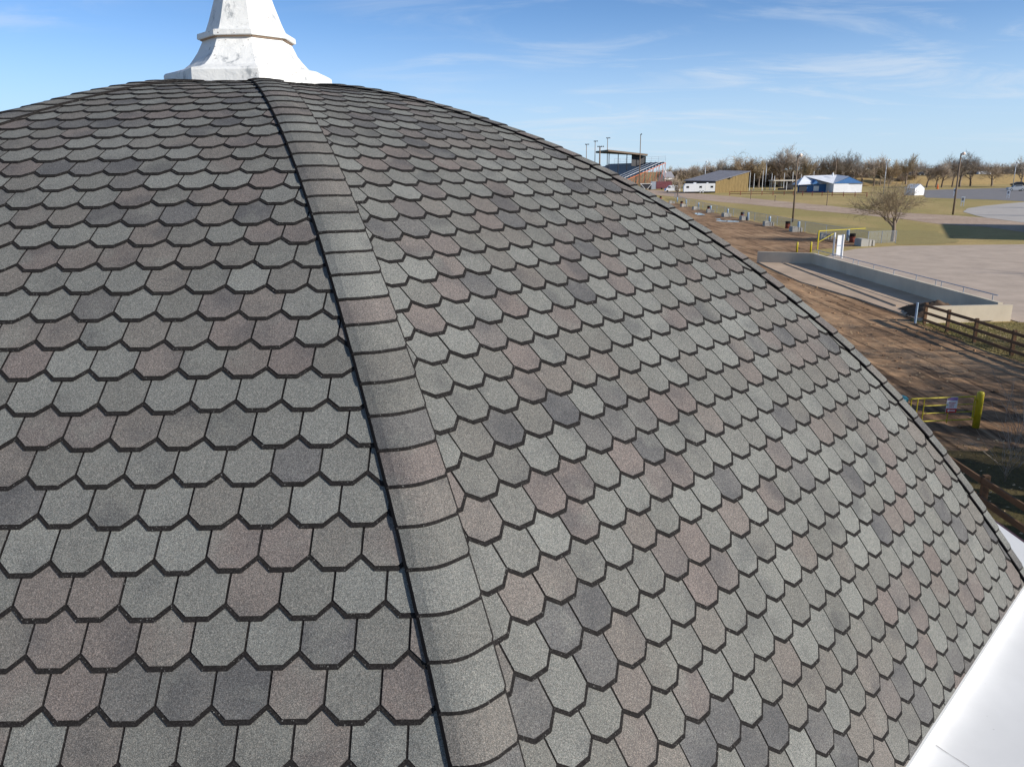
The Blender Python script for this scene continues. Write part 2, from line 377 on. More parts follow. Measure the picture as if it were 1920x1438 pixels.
# embankment far right with reeds
em = MB(); E0 = []
prof = [(0, 0), (10, 2.2), (22, 3.8), (44, 4.0), (60, 0)]
xs = [120 + 20 * i for i in range(22)]
for x in xs:
    yb = 347 - .05 * (x - 160) + 3 * math.sin(x * .05)
    for dy, z in prof: E0.append((x, yb + dy, z - .02 + (.5 * math.sin(x * .09) if 0 < z < 3.9 else 0)))
n = len(prof); em.add(E0, [(i * n + j, (i + 1) * n + j, (i + 1) * n + j + 1, i * n + j + 1) for i in range(len(xs) - 1) for j in range(n - 1)])
tag(em.build('embankment', 'bank_grass', smooth=True), kind='structure')

# ================================================================ DOME
TAB = .2286
AX, AY = -12.33608 * TAB, 39.27483 * TAB
PSI = 0.3925974
EX = 0.88238                              # course exposure, in tab widths
CS, CX, DB, GAP = .243, .29, .098, .044   # chamfer along slope, chamfer across, dark band, slot (tab widths)
CL_, CR_ = .513, .80
S_EAVE = 15.42
PR = [(-25.5, 0.0, 1.00), (-24, .15, .99), (-22.5, .35, .965), (-21.0, 0.60, 0.938), (-20.0, 0.8300, 0.9200), (-19.0, 1.0650, 0.8930), (-18.0, 1.2966, 0.8587), (-17.0, 1.5210, 0.8151), (-16.0, 1.7436, 0.7632), (-15.0, 1.9645, 0.7044), (-14.0, 2.1838, 0.6397), (-13.0, 2.4015, 0.5699), (-12.0, 2.6175, 0.4953), (-11.0, 2.8319, 0.4159), (-10.0, 3.0443, 0.3314), (-9.0, 3.2545, 0.2414), (-8.0, 3.4619, 0.1455), (-7.0, 3.6665, 0.0434), (-6.0, 3.8679, -0.0648), (-5.0, 4.0659, -0.1789), (-4.0, 4.2606, -0.2987), (-3.0, 4.4520, -0.4236), (-2.0, 4.6404, -0.5532), (-1.0, 4.8258, -0.6868), (0.0, 5.0084, -0.8244), (1.0, 5.1881, -0.9657), (2.0, 5.3647, -1.1108), (3.0, 5.5380, -1.2599), (4.0, 5.7074, -1.4134), (5.0, 5.8724, -1.5716), (6.0, 6.0325, -1.7348), (7.0, 6.1872, -1.9031), (8.0, 6.3363, -2.0763), (9.0, 6.4799, -2.2542), (10.0, 6.6182, -2.4362), (11.0, 6.7517, -2.6218), (12.0, 6.8811, -2.8102), (13.0, 7.0072, -3.0009), (14.0, 7.1306, -3.1933), (15.0, 7.2521, -3.3870), (16.0, 7.3719, -3.5816), (17, 7.49, -3.777)]
def prof_at(s):
    s = max(PR[0][0], min(PR[-1][0] - 1e-6, s))
    lo, hi = 0, len(PR) - 1
    while hi - lo > 1:
        m_ = (lo + hi) // 2
        if PR[m_][0] <= s: lo = m_
        else: hi = m_
    a, b = PR[lo], PR[lo + 1]; k = (s - a[0]) / (b[0] - a[0])
    # smooth the normal by blending segment tangents
    def tan(i):
        i = max(1, min(len(PR) - 2, i)); p_, q_ = PR[i - 1], PR[i + 1]; dr, dz = q_[1] - p_[1], q_[2] - p_[2]; L_ = math.hypot(dr, dz); return dr / L_, dz / L_
    t0, t1 = tan(lo), tan(lo + 1); tr, tz = t0[0] * (1 - k) + t1[0] * k, t0[1] * (1 - k) + t1[1] * k
    return a[1] + (b[1] - a[1]) * k, a[2] + (b[2] - a[2]) * k + CAMH, tr, tz     # r, z, tangent (down-slope)
T8 = math.tan(math.pi / 8)
def face_axes(f):
    a = PSI + math.pi / 8 + (f - 1) * math.pi / 4
    return (math.sin(a), -math.cos(a)), (math.cos(a), math.sin(a))
def surf(f, s, t, h):              # face, arc (tabs), lateral (tabs), height above the deck (m); local to the dome's axis
    r, z, tr, tz = prof_at(s); n_, l_ = face_axes(f)
    rr = r - tz * h; zz = z + tr * h; tt = t * TAB
    return (rr * n_[0] + tt * l_[0], rr * n_[1] + tt * l_[1], zz)
def halfw(s): return prof_at(s)[0] * T8 / TAB
root = thing('domed_pavilion', 'octagonal pavilion dome clad in grey and brown hexagonal shingles with white spire base', 'pavilion', (AX, AY, 0))
def clip(poly, f_in):
    outp = []
    for i, a in enumerate(poly):
        b = poly[(i + 1) % len(poly)]; da, db = f_in(a), f_in(b)
        if da >= 0: outp.append(a)
        if (da >= 0) != (db >= 0):
            k = da / (da - db); outp.append((a[0] + (b[0] - a[0]) * k, a[1] + (b[1] - a[1]) * k))
    return outp
def area(p): return abs(sum(p[i][0] * p[(i + 1) % len(p)][1] - p[(i + 1) % len(p)][0] * p[i][1] for i in range(len(p)))) / 2
FL = [.435, .927, .397, .909, .382, .854, .36, .826, .312, .842, .317, .857, .34, .853, .368, .901, .406, .905, .432, .943, .49, .995, .512, .019, .562, .082, .589]
FR = [.215, .71, .206, .674, .203, .682, .135, .664, .166, .687, .16, .668, .132, .559]
def phase(f, k):                   # k: course number downwards (notch line at s = k*EX)
    if f == 0:
        j = 10 - k
        if 0 <= j < len(FL): return FL[j]
        return (.43 if j % 2 == 0 else .93) if j < 0 else (.62 if j % 2 == 0 else .12)
    if f == 1:
        m_ = k - 4
        if 0 <= m_ < len(FR): return FR[m_]
        return (.22 if m_ % 2 == 0 else .71) + (.01 * m_ if m_ < 0 else 0)
    return (.3 if k % 2 == 0 else .8)
H1, SL = .0125, .0105              # butt height of a tab (m) and drop per tab width up the slope
def tab_mesh(f, k, t0, trng, dstrip=0.0):
    ds = dstrip + trng.uniform(-.006, .006); sn = k * EX + ds; sb = sn + CS; stp = sn - EX - .12
    cxj = CX + trng.uniform(-.012, .012)
    g0, g1 = t0 + GAP / 2, t0 + 1 - GAP / 2
    top = [(stp, g0), (sn - .30, g0), (sn, g0), (sb, t0 + cxj), (sb, t0 + 1 - cxj), (sn, g1), (sn - .30, g1), (stp, g1)]
    und = [(stp, t0), (sn + DB - .30, t0), (sn + DB - .012, t0), (sb + DB, t0 + CX - .01), (sb + DB, t0 + 1 - CX + .01), (sn + DB - .012, t0 + 1), (sn + DB - .30, t0 + 1), (stp, t0 + 1)]
    res = []
    for poly in (top, und):
        # stay inside the panel, just short of the hip, and above the eave
        poly = clip(poly, lambda q: halfw(q[0]) - .03 - q[1]); 
        if len(poly) > 2: poly = clip(poly, lambda q: q[1] + halfw(q[0]) - .03)
        if len(poly) > 2: poly = clip(poly, lambda q: S_EAVE - q[0])
        if len(poly) < 3 or area(poly) < .004: return None
        res.append(poly)
    jl = trng.uniform(-.0012, .0016); v = []; fs = []; mi = []
    for li, (poly, hb, th) in enumerate(((res[0], H1 + jl, .0045), (res[1], H1 - .0040, .0055))):
        n_ = len(poly); b0 = len(v)
        hh = lambda q: hb - SL * (sb - q[0])
        v += [surf(f, q[0], q[1], hh(q)) for q in poly]; v += [surf(f, q[0], q[1], hh(q) - th) for q in poly]
        fs.append(tuple(range(b0, b0 + n_))); mi.append(li)
        for i in range(n_):
            j = (i + 1) % n_
            if poly[i][0] <= stp + 1e-6 and poly[j][0] <= stp + 1e-6: continue
            fs.append((b0 + i, b0 + n_ + i, b0 + n_ + j, b0 + j)); mi.append(1)
    return v, fs, mi, res[0]
TONES = [.05, .12, .17, .25, .34, .42, .50, .60, .68, .74, .76, .88, .96]
TW = [1.0, 1.3, 1.4, 1.4, 1.3, 1.1, 1.0, .9, 1.0, 1.0, .7, .75, .6]
trng = random.Random(21)
tabs = []
for f in range(-3, 5):
    for k in range(-22, 19):
        hw = halfw(min(S_EAVE, (k) * EX + CS)); ph = phase(f, k)
        t = math.floor(-hw - 1) + ph
        cnt = trng.randrange(4); dst = trng.gauss(0, .016); prev = trng.choices(TONES, TW)[0]
        while t < hw + 1:
            cnt += 1
            if cnt % 4 == 0: dst = trng.gauss(0, .016) + (trng.choice((-.05, .045)) if trng.random() < .06 else 0)
            r_ = tab_mesh(f, k, t, trng, dst)
            if trng.random() < .90: prev = trng.choices(TONES, TW)[0]
            tone = min(1, max(0.005, prev + trng.uniform(-.04, .04)))
            if r_:
                v, fs, mi, poly = r_; ar = 0
                if f in (0, 1):
                    pp = [proj((x[0] + AX, x[1] + AY, x[2])) for x in v[:len(poly)]]
                    if all(pp):
                        cx_ = sum(q[0] for q in pp) / len(pp); cy_ = sum(q[1] for q in pp) / len(pp)
                        pc = [(min(1920, max(0, q[0])), min(1438, max(0, q[1]))) for q in pp]
                        ar = area(pc)
                tabs.append((ar, f, v, fs, mi, tone))
            t += 1
panels = {}
for f in range(-3, 5):
    m_ = MB(); S_ = [PR[i][0] for i in range(len(PR) - 2)] + [S_EAVE]
    for s in S_:
        hw = halfw(s); m_.v += [surf(f, s, -hw, -.004), surf(f, s, hw, -.004)]
    for i in range(len(S_) - 1): m_.f.append((2 * i, 2 * i + 2, 2 * i + 3, 2 * i + 1)); m_.mi.append(0)
    panels[f] = m_.build('roof_panel', 'underlay', root)
tabs.sort(key=lambda q: -q[0])
for ar, f, v, fs, mi, tone in tabs[:300]:
    m_ = MB(); m_.v = v; m_.f = fs; m_.mi = mi
    o = m_.build('shingle', ['shingle_granules', 'shingle_dark_layer'], panels[f]); o['tone'] = float(tone)
m_ = MB(); tn = []
for ar, f, v, fs, mi, tone in tabs[300:]:
    k = len(m_.v); m_.v += v; m_.f += [tuple(i + k for i in q) for q in fs]; m_.mi += mi; tn += [tone] * len(v)
o = m_.build('shingle_field', ['shingle_granules', 'shingle_dark_layer'], root); o['kind'] = 'stuff'
o.data.attributes.new('tone', 'FLOAT', 'POINT').data.foreach_set('value', tn)
# ---- hip caps
CE = .952 * EX; C0 = -.32 * EX
crng = random.Random(5)
def hip_pt(kh, s, u, h):           # hip between face kh (left of it) and face kh+1; u<0 left side, u>0 right side (tabs)
    w0 = .30
    def raw(u_):
        f = kh if u_ < 0 else kh + 1; hw = halfw(s)
        t = hw + u_ if u_ < 0 else -hw + u_
        return Vector(surf(f, s, t, h))
    if abs(u) >= w0: return raw(u)
    k = (u + w0) / (2 * w0); a, b, c = raw(-w0), (raw(-1e-5) + raw(1e-5)) / 2, raw(w0)
    return a * (1 - k) ** 2 + b * (2 * k * (1 - k)) + c * k * k
US = [-CL_, -.42, -.30, -.2, -.1, 0, .1, .2, .3, .48, .64, .73, CR_]
def cap_mesh(kh, i):
    s1 = C0 + i * CE + crng.uniform(-.012, .012); s0 = s1 - CE - .10
    if s1 > S_EAVE + .1: s1 = S_EAVE + .04
    hb = .0305 + crng.uniform(-.001, .0015); v = []; fs = []; mi = []
    ss = [s0, s0 + .5 * (s1 - s0), s1 - .07, s1]
    def hh(s, u):
        base = hb - .0115 * (s1 - s)
        return base + (.004 if abs(u) < .35 else 0) - (.003 if u in (US[0],) else 0)
    for s in ss:
        for u in US:
            uu = u
            if s == s1: uu = max(-CL_ + .014, min(CR_ - .055, u))
            v.append(hip_pt(kh, s, uu, hh(s, u)))
    nU = len(US)
    for a in range(len(ss) - 1):
        for b in range(nU - 1): fs.append((a * nU + b, (a + 1) * nU + b, (a + 1) * nU + b + 1, a * nU + b + 1)); mi.append(0)
    # butt and side edges, dark lip; left one widened and blackened for shade
    ed = [a * nU for a in range(len(ss))] + [(len(ss) - 1) * nU + b for b in range(1, nU)] + [a * nU + nU - 1 for a in range(len(ss) - 2, -1, -1)]
    base = len(v); n_ = len(ed)
    for q in ed:
        a, b = divmod(q, nU); s = ss[a]; uu = US[b]
        if s == s1: uu = max(-CL_ + .014, min(CR_ - .055, uu))
        sq = s + (.062 if s == s1 else 0); uq = uu - (.066 if b == 0 else 0) + (.046 if b == nU - 1 else 0)
        v.append(hip_pt(kh, sq, uq, hh(s, US[b]) - .0035))
    for q in ed:
        a, b = divmod(q, nU); s = ss[a]; uu = US[b]
        if s == s1: uu = max(-CL_ + .014, min(CR_ - .055, uu))
        sq = s + (.064 if s == s1 else 0); uq = uu - (.07 if b == 0 else 0) + (.050 if b == nU - 1 else 0)
        v.append(hip_pt(kh, sq, uq, hh(s, US[b]) - (.022 if b == 0 else .018)))
    for i_ in range(n_ - 1):
        e_ = 2 if i_ < len(ss) - 1 else 1
        fs.append((ed[i_], base + i_, base + i_ + 1, ed[i_ + 1])); mi.append(e_)
        fs.append((base + i_, base + n_ + i_, base + n_ + i_ + 1, base + i_ + 1)); mi.append(e_)
    return v, fs, mi
fm = MB(); ft = []
for kh in range(-3, 5):
    for i in range(-22, 20):
        s1 = C0 + i * CE
        if s1 > S_EAVE + CE * .7 or s1 < -20.5: continue
        v, fs, mi = cap_mesh(kh, i); tone = min(1, max(.01, crng.choices([.10, .2, .3, .42, .55, .66, .72, .86], [1.2, 1.4, 1.4, 1.2, 1, .7, .5, .5])[0] + crng.uniform(-.03, .03)))
        if kh in (-1, 0, 1):
            q = MB(); q.v = v; q.f = fs; q.mi = mi; o = q.build('hip_cap', ['shingle_granules', 'shingle_dark_layer', 'cap_edge'], root); o['tone'] = float(tone)
        else:
            k = len(fm.v); fm.v += v; fm.f += [tuple(a + k for a in q) for q in fs]; fm.mi += mi; ft += [tone] * len(v)
o = fm.build('hip_cap_field', ['shingle_granules', 'shingle_dark_layer', 'cap_edge'], root); o['kind'] = 'stuff'
o.data.attributes.new('tone', 'FLOAT', 'POINT').data.foreach_set('value', ft)
# ---- eave trim, ledge, walls
ZE = prof_at(S_EAVE)[1]
PH8 = PSI - math.pi / 2            # azimuth of the front hip as an ordinary angle
def oct_r(inr): return inr / math.cos(math.pi / 8)
for f in range(-3, 5):
    n_, l_ = face_axes(f); n3 = Vector((n_[0], n_[1], 0)); l3 = Vector((l_[0], l_[1], 0))
    def strip(m_, r0, z0, r1, z1):
        a = n3 * r0 + Vector((0, 0, z0)); b = n3 * r1 + Vector((0, 0, z1))
        m_.quad(a - l3 * r0 * T8, b - l3 * r1 * T8, b + l3 * r1 * T8, a + l3 * r0 * T8)
    fm_ = MB(); strip(fm_, 7.18, ZE - .004, 7.318, ZE - .012); strip(fm_, 7.318, ZE - .012, 7.326, ZE - .14); fm_.build('fascia', 'trim_white', root)
    le = MB(); strip(le, 7.30, ZE - .138, 7.93, ZE - .165); strip(le, 7.90, ZE - .25, 7.0, ZE - .26); lo_ = le.build('ledge', 'ledge_white', root)
    dr = MB(); strip(dr, 7.93, ZE - .165, 7.965, ZE - .168); strip(dr, 7.965, ZE - .168, 7.955, ZE - .25); dr.build('drip_edge', 'drip_maroon', lo_)
    # a caulked joint in the ledge
    jm = MB(); off = rnd.uniform(-.8, .8) if f != 1 else .492
    a = n3 * 7.34 + l3 * off + Vector((0, 0, ZE - .1375)); b = n3 * 7.92 + l3 * (off - .15) + Vector((0, 0, ZE - .1625))
    pts = [a.lerp(b, k / 14) + l3 * rnd.uniform(-.004, .004) + Vector((0, 0, .0015)) for k in range(15)]
    for p_, q_ in zip(pts, pts[1:]):
        w_ = l3 * rnd.uniform(.0006, .0018); jm.quad(p_ - w_, q_ - w_, q_ + w_, p_ + w_)
    jm.build('seam', 'drip_maroon', lo_)
    wm_ = MB(); strip(wm_, 6.9, ZE - .25, 6.9, 0); wm_.build('wall', 'cream', root)
# ---- finial (octagonal, corners on the hips), heights in metres above the ground
def ring(prof, name, mat, parent, sub=3, wob=0.0):
    m_ = MB(); P = []; N8 = 8 * sub; frng = random.Random(3)
    for R, z in prof:
        for i in range(N8):
            k, r_ = divmod(i, sub); a0 = PH8 + k * math.pi / 4; a1 = a0 + math.pi / 4; q = r_ / sub
            x = R * (math.cos(a0) * (1 - q) + math.cos(a1) * q); y = R * (math.sin(a0) * (1 - q) + math.sin(a1) * q)
            w_ = 1 + wob * frng.uniform(-1, 1); P.append((x * w_, y * w_, z + CAMH + wob * frng.uniform(-.4, .4)))
    F = []
    for j in range(len(prof) - 1):
        for i in range(N8): F.append((j * N8 + i, j * N8 + (i + 1) % N8, (j + 1) * N8 + (i + 1) % N8, (j + 1) * N8 + i))
    m_.add(P, F); return m_.build(name, mat, parent)
def Tz(l): return [(R * TAB, z * TAB) for R, z in l]
fin = ring(Tz([(3.80, 3.70), (3.86, 4.02), (3.85, 4.54), (3.80, 4.63), (3.66, 4.68), (3.30, 4.74), (2.98, 4.86), (2.70, 5.08), (2.46, 5.34), (2.27, 5.62), (2.12, 5.90), (2.02, 6.10), (1.98, 6.22)]), 'finial', 'finial_paint', root, 4, .006)
ring(Tz([(1.98, 6.17), (2.22, 6.17), (2.24, 6.20), (2.22, 6.40), (2.12, 6.43), (1.86, 6.45)]), 'collar', 'finial_paint', fin, 3, .003)
ring(Tz([(1.90, 6.42), (1.80, 6.62), (1.64, 7.0), (1.50, 7.4), (1.36, 7.8), (1.10, 8.7), (.80, 9.8), (.45, 11.2), (.05, 12.6)]), 'spire', 'finial_paint', fin, 3, .002)
tk = MB()
for k in range(8):
    a = PH8 + k * math.pi / 4; b = a + math.pi / 4
    tk.beam((2.0 * TAB * math.cos(a), 2.0 * TAB * math.sin(a), 6.155 * TAB + CAMH), (2.0 * TAB * math.cos(b), 2.0 * TAB * math.sin(b), 6.155 * TAB + CAMH), .05, .016)
tk.build('underside_board', 'brick_tan', fin)

# ================================================================ TREES
def grow_tree(seed, height, spread=.9, trunk_h=.3, r0=.22, levels=5, kids=(5, 5, 5, 4), up=.25, droop=0.0, twig=.012, lean=.0, lenf=.62, fork=False):
    R = random.Random(seed); segs = []
    def branch(p, d, L, r, lv):
        nseg = (5, 5, 4, 3, 2, 2)[min(lv, 5)]; pts = [p]; rr = [r]; q = p.copy(); dd = d.copy()
        for i in range(nseg):
            j = (.10, .22, .28, .32, .35, .4)[min(lv, 5)]
            dd = (dd + Vector((R.uniform(-j, j), R.uniform(-j, j), R.uniform(-j, j) * .7 + (up if lv else .1) * .35 - droop * (.35 if lv > 2 else 0)))).normalized()
            q = q + dd * (L / nseg); r2 = r * (1 - (i + 1) / nseg * (.45 if lv == 0 else .72)); segs.append((pts[-1], q.copy(), rr[-1], max(r2, twig * .35), lv)); pts.append(q.copy()); rr.append(max(r2, twig * .35))
        if lv >= levels: return
        n_ = kids[min(lv, len(kids) - 1)] + R.randint(-1, 1)
        for c in range(max(2, n_)):
            lo = (.55 if lv == 0 else .22); pos = lo + (1 - lo) * (c + R.random()) / max(2, n_); pos = min(.999, pos)
            fi = pos * nseg; i = int(fi); k = fi - i; b = pts[i].lerp(pts[i + 1], k); br = rr[i] * (1 - k) + rr[i + 1] * k
            ax = (pts[i + 1] - pts[i]).normalized(); az = R.uniform(0, 2 * math.pi) if lv else (c * 2.399 + R.uniform(-.4, .4))
            o = ax.orthogonal().normalized(); w = ax.cross(o); side = o * math.cos(az) + w * math.sin(az)
            sp = spread * R.uniform(.65, 1.15) * (1.0 if lv else 1.1)
            nd = (ax + side * sp + Vector((0, 0, up * .3))).normalized()
            branch(b, nd, L * lenf * R.uniform(.7, 1.2) * (1.15 if lv == 0 else 1), max(twig, br * R.uniform(.45, .65)), lv + 1)
    branch(Vector((0, 0, -.15)), Vector((lean, 0, 1)).normalized(), height * trunk_h * 1.6 if not fork else height * trunk_h, r0, 0)
    zt = max(s[1].z for s in segs); k = height / zt
    return [(a * k, b * k, r, q, lv) for a, b, r, q, lv in segs]
def tree_meshes(segs, tl=2, bark='bark', twigm='twig_brown', tmin=.0):
    t, c = MB(), MB()
    for a, b, r, q, lv in segs:
        if lv <= tl: t.tube(a, b, max(r, tmin), max(q, tmin), 6 if lv < 2 else 4, False)
        else:
            d = (b - a)
            if d.length < 1e-4: continue
            d.normalize(); u = d.orthogonal().normalized(); w = d.cross(u); r_, q_ = max(r, tmin), max(q * .8, tmin * .5)
            P = [a + (u * math.cos(x) + w * math.sin(x)) * r_ for x in (0, 2.094, 4.189)] + [b + (u * math.cos(x) + w * math.sin(x)) * q_ for x in (0, 2.094, 4.189)]
            c.add(P, [(0, 1, 4, 3), (1, 2, 5, 4), (2, 0, 3, 5)])
    return t.mesh('trunk', bark), c.mesh('crown', twigm)
def tree(name, label, cat, meshes, loc, rz=0, sc=1.0, group=None):
    o = thing(name, label, cat, loc, rz, group); o.scale = (sc, sc, sc) if isinstance(sc, (int, float)) else sc
    obj('trunk', meshes[0], o); obj('crown', meshes[1], o); return o
# the open-crowned tree beside the lot
mt = tree_meshes(grow_tree(12, 6.8, .80, .28, .16, 5, (8, 6, 4, 4, 3), .22, 0, .010, 0, .72, True), 2, 'bark', 'twig_tan', .0085)
tb = G(1674, 453)
tree('bare_tree', 'leafless tan tree with wide open crown on grass at the edge of concrete lot', 'tree', mt, tb, 0.6, (1.6, 1.6, 1.2))
ts = G(1271, 377)
mt2 = tree_meshes(grow_tree(5, 7.6, .8, .30, .16, 4, (6, 6, 6, 5), .3, 0, .02, 0, .62), 2, 'bark_dark', 'twig_brown', .02)
tree('small_bare_tree', 'small leafless brown tree growing in front of the white travel trailer', 'tree', mt2, ts, 1.2, (.8, .8, 1))
# tree line beyond the fairground: five kinds, many individuals
KIND = []
for i, (sd, spd, tw, bk, dr, lf, th_) in enumerate([(3, .75, 'twig_brown', 'bark_dark', 0, 0.68, .20), (8, .95, 'twig_grey', 'bark', 0, .70, .18), (14, .8, 'twig_orange', 'bark_dark', .5, .72, .18), (19, .55, 'twig_tan', 'bark', 0, .66, .22), (27, 1.0, 'twig_brown', 'bark', .15, .72, .15)]):
    KIND.append(tree_meshes(grow_tree(sd, 10, spd, th_, .30, 4, (7, 7, 6, 5), .22, dr, .02, 0, lf), 2, bk, tw, .025))
trng2 = random.Random(4)
SPOT = [(1238, 313, 0, 420), (1252, 310, 3, 430), (1268, 309, 0, 430), (1279, 311, 4, 430), (1290, 307, 0, 430), (1300, 308, 3, 420), (1308, 304, 4, 400), (1322, 299, 1, 390), (1336, 302, 0, 380), (1346, 299, 3, 380), (1358, 291, 1, 350), (1378, 296, 2, 345), (1398, 279, 2, 345), (1412, 291, 2, 350), (1424, 297, 3, 340), (1436, 288, 0, 350), (1450, 284, 2, 350), (1462, 280, 0, 345), (1481, 266, 1, 350), (1496, 278, 0, 355), (1512, 292, 3, 340), (1526, 289, 0, 345), (1542, 295, 3, 345), (1558, 280, 0, 345), (1572, 293, 3, 350), (1584, 288, 0, 350), (1601, 277, 1, 340), (1618, 291, 0, 345), (1640, 284, 0, 345), (1652, 294, 3, 350), (1668, 298, 2, 345), (1684, 297, 3, 360), (1700, 286, 3, 350), (1716, 296, 0, 360), (1740, 299, 0, 305), (1758, 300, 4, 310), (1768, 294, 0, 305), (1788, 284, 0, 310), (1802, 279, 1, 312), (1822, 289, 0, 320), (1840, 301, 0, 380), (1862, 299, 4, 318), (1884, 303, 0, 380), (1908, 298, 0, 380), (1917, 288, 1, 296), (1934, 284, 0, 300), (1100, 321, 0, 600), (1118, 318, 4, 600), (1136, 320, 0, 620), (1156, 320, 4, 620), (1060, 318, 0, 600), (1196, 317, 0, 620)]
def where(px):
    for lim, ph in ((1225, 'behind the grandstand'), (1275, 'behind the white house'), (1340, 'behind the white travel trailer'), (1410, 'behind the plank shed'), (1505, 'behind the open shelter'), (1625, 'behind the blue and white hall'), (1690, 'between the hall and the embankment'), (1755, 'behind the small white tent'), (1830, 'behind the tall lamp pole'), (2100, 'near the parked cars')):
        if px < lim: return ph
LAB = ['tall leafless brown tree with dark trunk', 'leafless grey twigged tree with broad rounded crown', 'leafless willow with fine brown hanging twigs', 'slender leafless tree with pale tan twigs', 'low spreading leafless brown tree']
for i, (px, top, kd, dist) in enumerate(SPOT):
    zt = AT(px, top, dist).z; b = AT(px, 330, dist); zb = 0.0
    if dist > 345 and b.x > 150: zb = 0.0
    sc = (zt - zb) / 10.0
    wx = sc * trng2.uniform(.85, 1.15) * (1.25 if kd == 4 else 1)
    tree('bare_tree', LAB[kd] + ' ' + where(px), 'tree', KIND[kd], (b.x, dist, zb), trng2.uniform(0, 6.28), (wx, wx, sc), 'trees in the line beyond the fairground')
# brush under the tree line
bm_ = tree_meshes(grow_tree(33, 10, 1.1, .16, .2, 4, (8, 7, 6, 5), .15, 0, .04, 0, .7), 1, 'bark_dark', 'twig_brown', .045)
bm2 = tree_meshes(grow_tree(35, 10, 1.0, .16, .2, 4, (8, 7, 6, 5), .2, 0, .04, 0, .7), 1, 'bark', 'twig_tan', .045)
for i in range(84):
    px = 1228 + i * 8.2 + trng2.uniform(-5, 5); dist = trng2.uniform(352, 385) if px < 1700 else trng2.uniform(395, 420); b = AT(px, 330, dist)
    sc = trng2.uniform(.48, .95) * (.6 if px < 1340 else 1) * (.8 if px > 1700 else 1)
    k_ = i % 3 == 1
    tree('bare_shrub', ('low tan leafless thicket ' if k_ else 'low brown leafless thicket ') + where(px), 'shrub', bm2 if k_ else bm_, (b.x, dist, 0), trng2.uniform(0, 6.28), (sc * 1.3, sc * 1.3, sc), 'thickets below the tree line')
wq_ = MB(); wr_ = random.Random(12)
for i in range(46000):
    px = wr_.uniform(-300, 2200); dist = wr_.uniform(430, 560); b = AT(px, 330, dist); env = 5.0 + 4.0 * (.5 + .5 * math.sin(px * .031 + 1)) * (.6 + .4 * math.sin(px * .011)) + 2.5 * fbm(px * .05, dist * .02)
    if px < 1330: env *= .8 if px > 1000 else .6
    z0_ = wr_.random() ** 1.2 * env; L_ = wr_.uniform(.9, 3.0); a = wr_.uniform(0, 6.28); t_ = wr_.uniform(.1, .9)
    p_ = Vector((b.x, dist, z0_)); d_ = Vector((math.cos(a) * t_, math.sin(a) * t_, 1)).normalized() * L_; w_ = wr_.uniform(.03, .09)
    wq_.add([p_ + Vector((-w_, 0, 0)), p_ + Vector((w_, 0, 0)), p_ + d_, p_ + Vector((0, -w_, 0)), p_ + Vector((0, w_, 0)), p_ + d_ * .98], [(0, 1, 2), (3, 4, 5)])
tag(wq_.build('far_woodland', 'twig_brown'), 'hazy brown leafless woodland far behind the tree line', 'woodland', kind='stuff')
# invented trees out of view to the right, added to shadow yard and lot
mo = tree_meshes(grow_tree(41, 11, .8, .34, .26, 4, (6, 6, 5, 4), .25, 0, .018, 0, .62), 2, 'bark_dark', 'twig_brown', .014)
for i, (x, y, s_) in enumerate([(25.5, 13.0, .95), (30.0, 10.5, 1.1), (29.0, 17.5, .9), (35.0, 6.5, 1.1), (36.5, 14.0, 1.2), (42, 18, 1.15), (28.5, 22.5, .8), (31.5, 27.5, .9), (33, 22, 1.0), (27.5, 19, .8), (60, 44, 1.2), (66, 50, 1.0)]):
    tree('shade_tree' , 'leafless brown shade tree standing beside the yard outside the rail fence', 'tree', mo if x < 50 else bm_, (x, y, 0), i * 1.7, s_, 'shade trees beside the yard')
# bare bush by the near rail fence
bb = tree_meshes(grow_tree(52, 2.0, .8, .10, .016, 2, (8, 4), .35, 0, .004, 0, 1.1), 0, 'bark', 'twig_grey', .005)
for i, (px, py, s_) in enumerate([(1905, 880, 1.15), (1935, 850, 1.25), (1885, 905, .9)]):
    b = G(px, py); tree('bare_bush', 'leafless bush with thin pale stems beside the near wooden fence', 'shrub', bb, (b.x, b.y, 0), i * 2.1, s_, 'bushes by the near fence')

# ================================================================ BUNKER
bk = thing('concrete_bunker', 'low concrete walled bunker with lit front wall and pipe railing', 'bunker')
BW = .92
def wallseg(name, a, b, th, z0, z1, mat='wall_concrete'):
    m_ = MB(); a, b = Vector((*a, 0)), Vector((*b, 0)); m_.beam(a + Vector((0, 0, (z0 + z1) / 2)), b + Vector((0, 0, (z0 + z1) / 2)), th, z1 - z0); return m_.build(name, mat, bk)
wallseg('front_wall', (20.75, 37.62), (25.12, 37.85), .22, -.05, .83)
wallseg('side_wall', (24.62, 37.95), (24.66, 62.22), .24, -.05, BW)
wallseg('back_wall', (20.70, 64.30), (24.80, 62.20), .22, -.05, BW + .02)
sm = MB(); sm.prism([(20.75, 37.9), (24.6, 37.9), (24.6, 62.2), (20.75, 64.1), (20.4, 60), (19.9, 52.3), (20.6, 45)], -.02, .085); sm.build('slab', 'slab_concrete', bk)
cm = MB(); cm.beam((22.45, 62.6, .12), (21.5, 42.0, .12), .12, .07); cm.build('kerb', 'slab_concrete', bk)
rail = thing('pipe_railing', 'low grey pipe railing along the top of the bunker side wall', 'railing', (24.66, 37.9, BW))
rm = MB(); rm.tube((0, .4, .30), (0.02, 24.2, .30), .026); rm.build('rail', 'galv', rail)
for y in (.8, 3.4, 5.6, 6.2, 8.4, 11.2, 14.0, 16.4, 17.2, 20.6, 23.6):
    q = MB(); q.tube((0, y, -.02), (0, y, .30), .024); q.build('post', 'galv', rail)
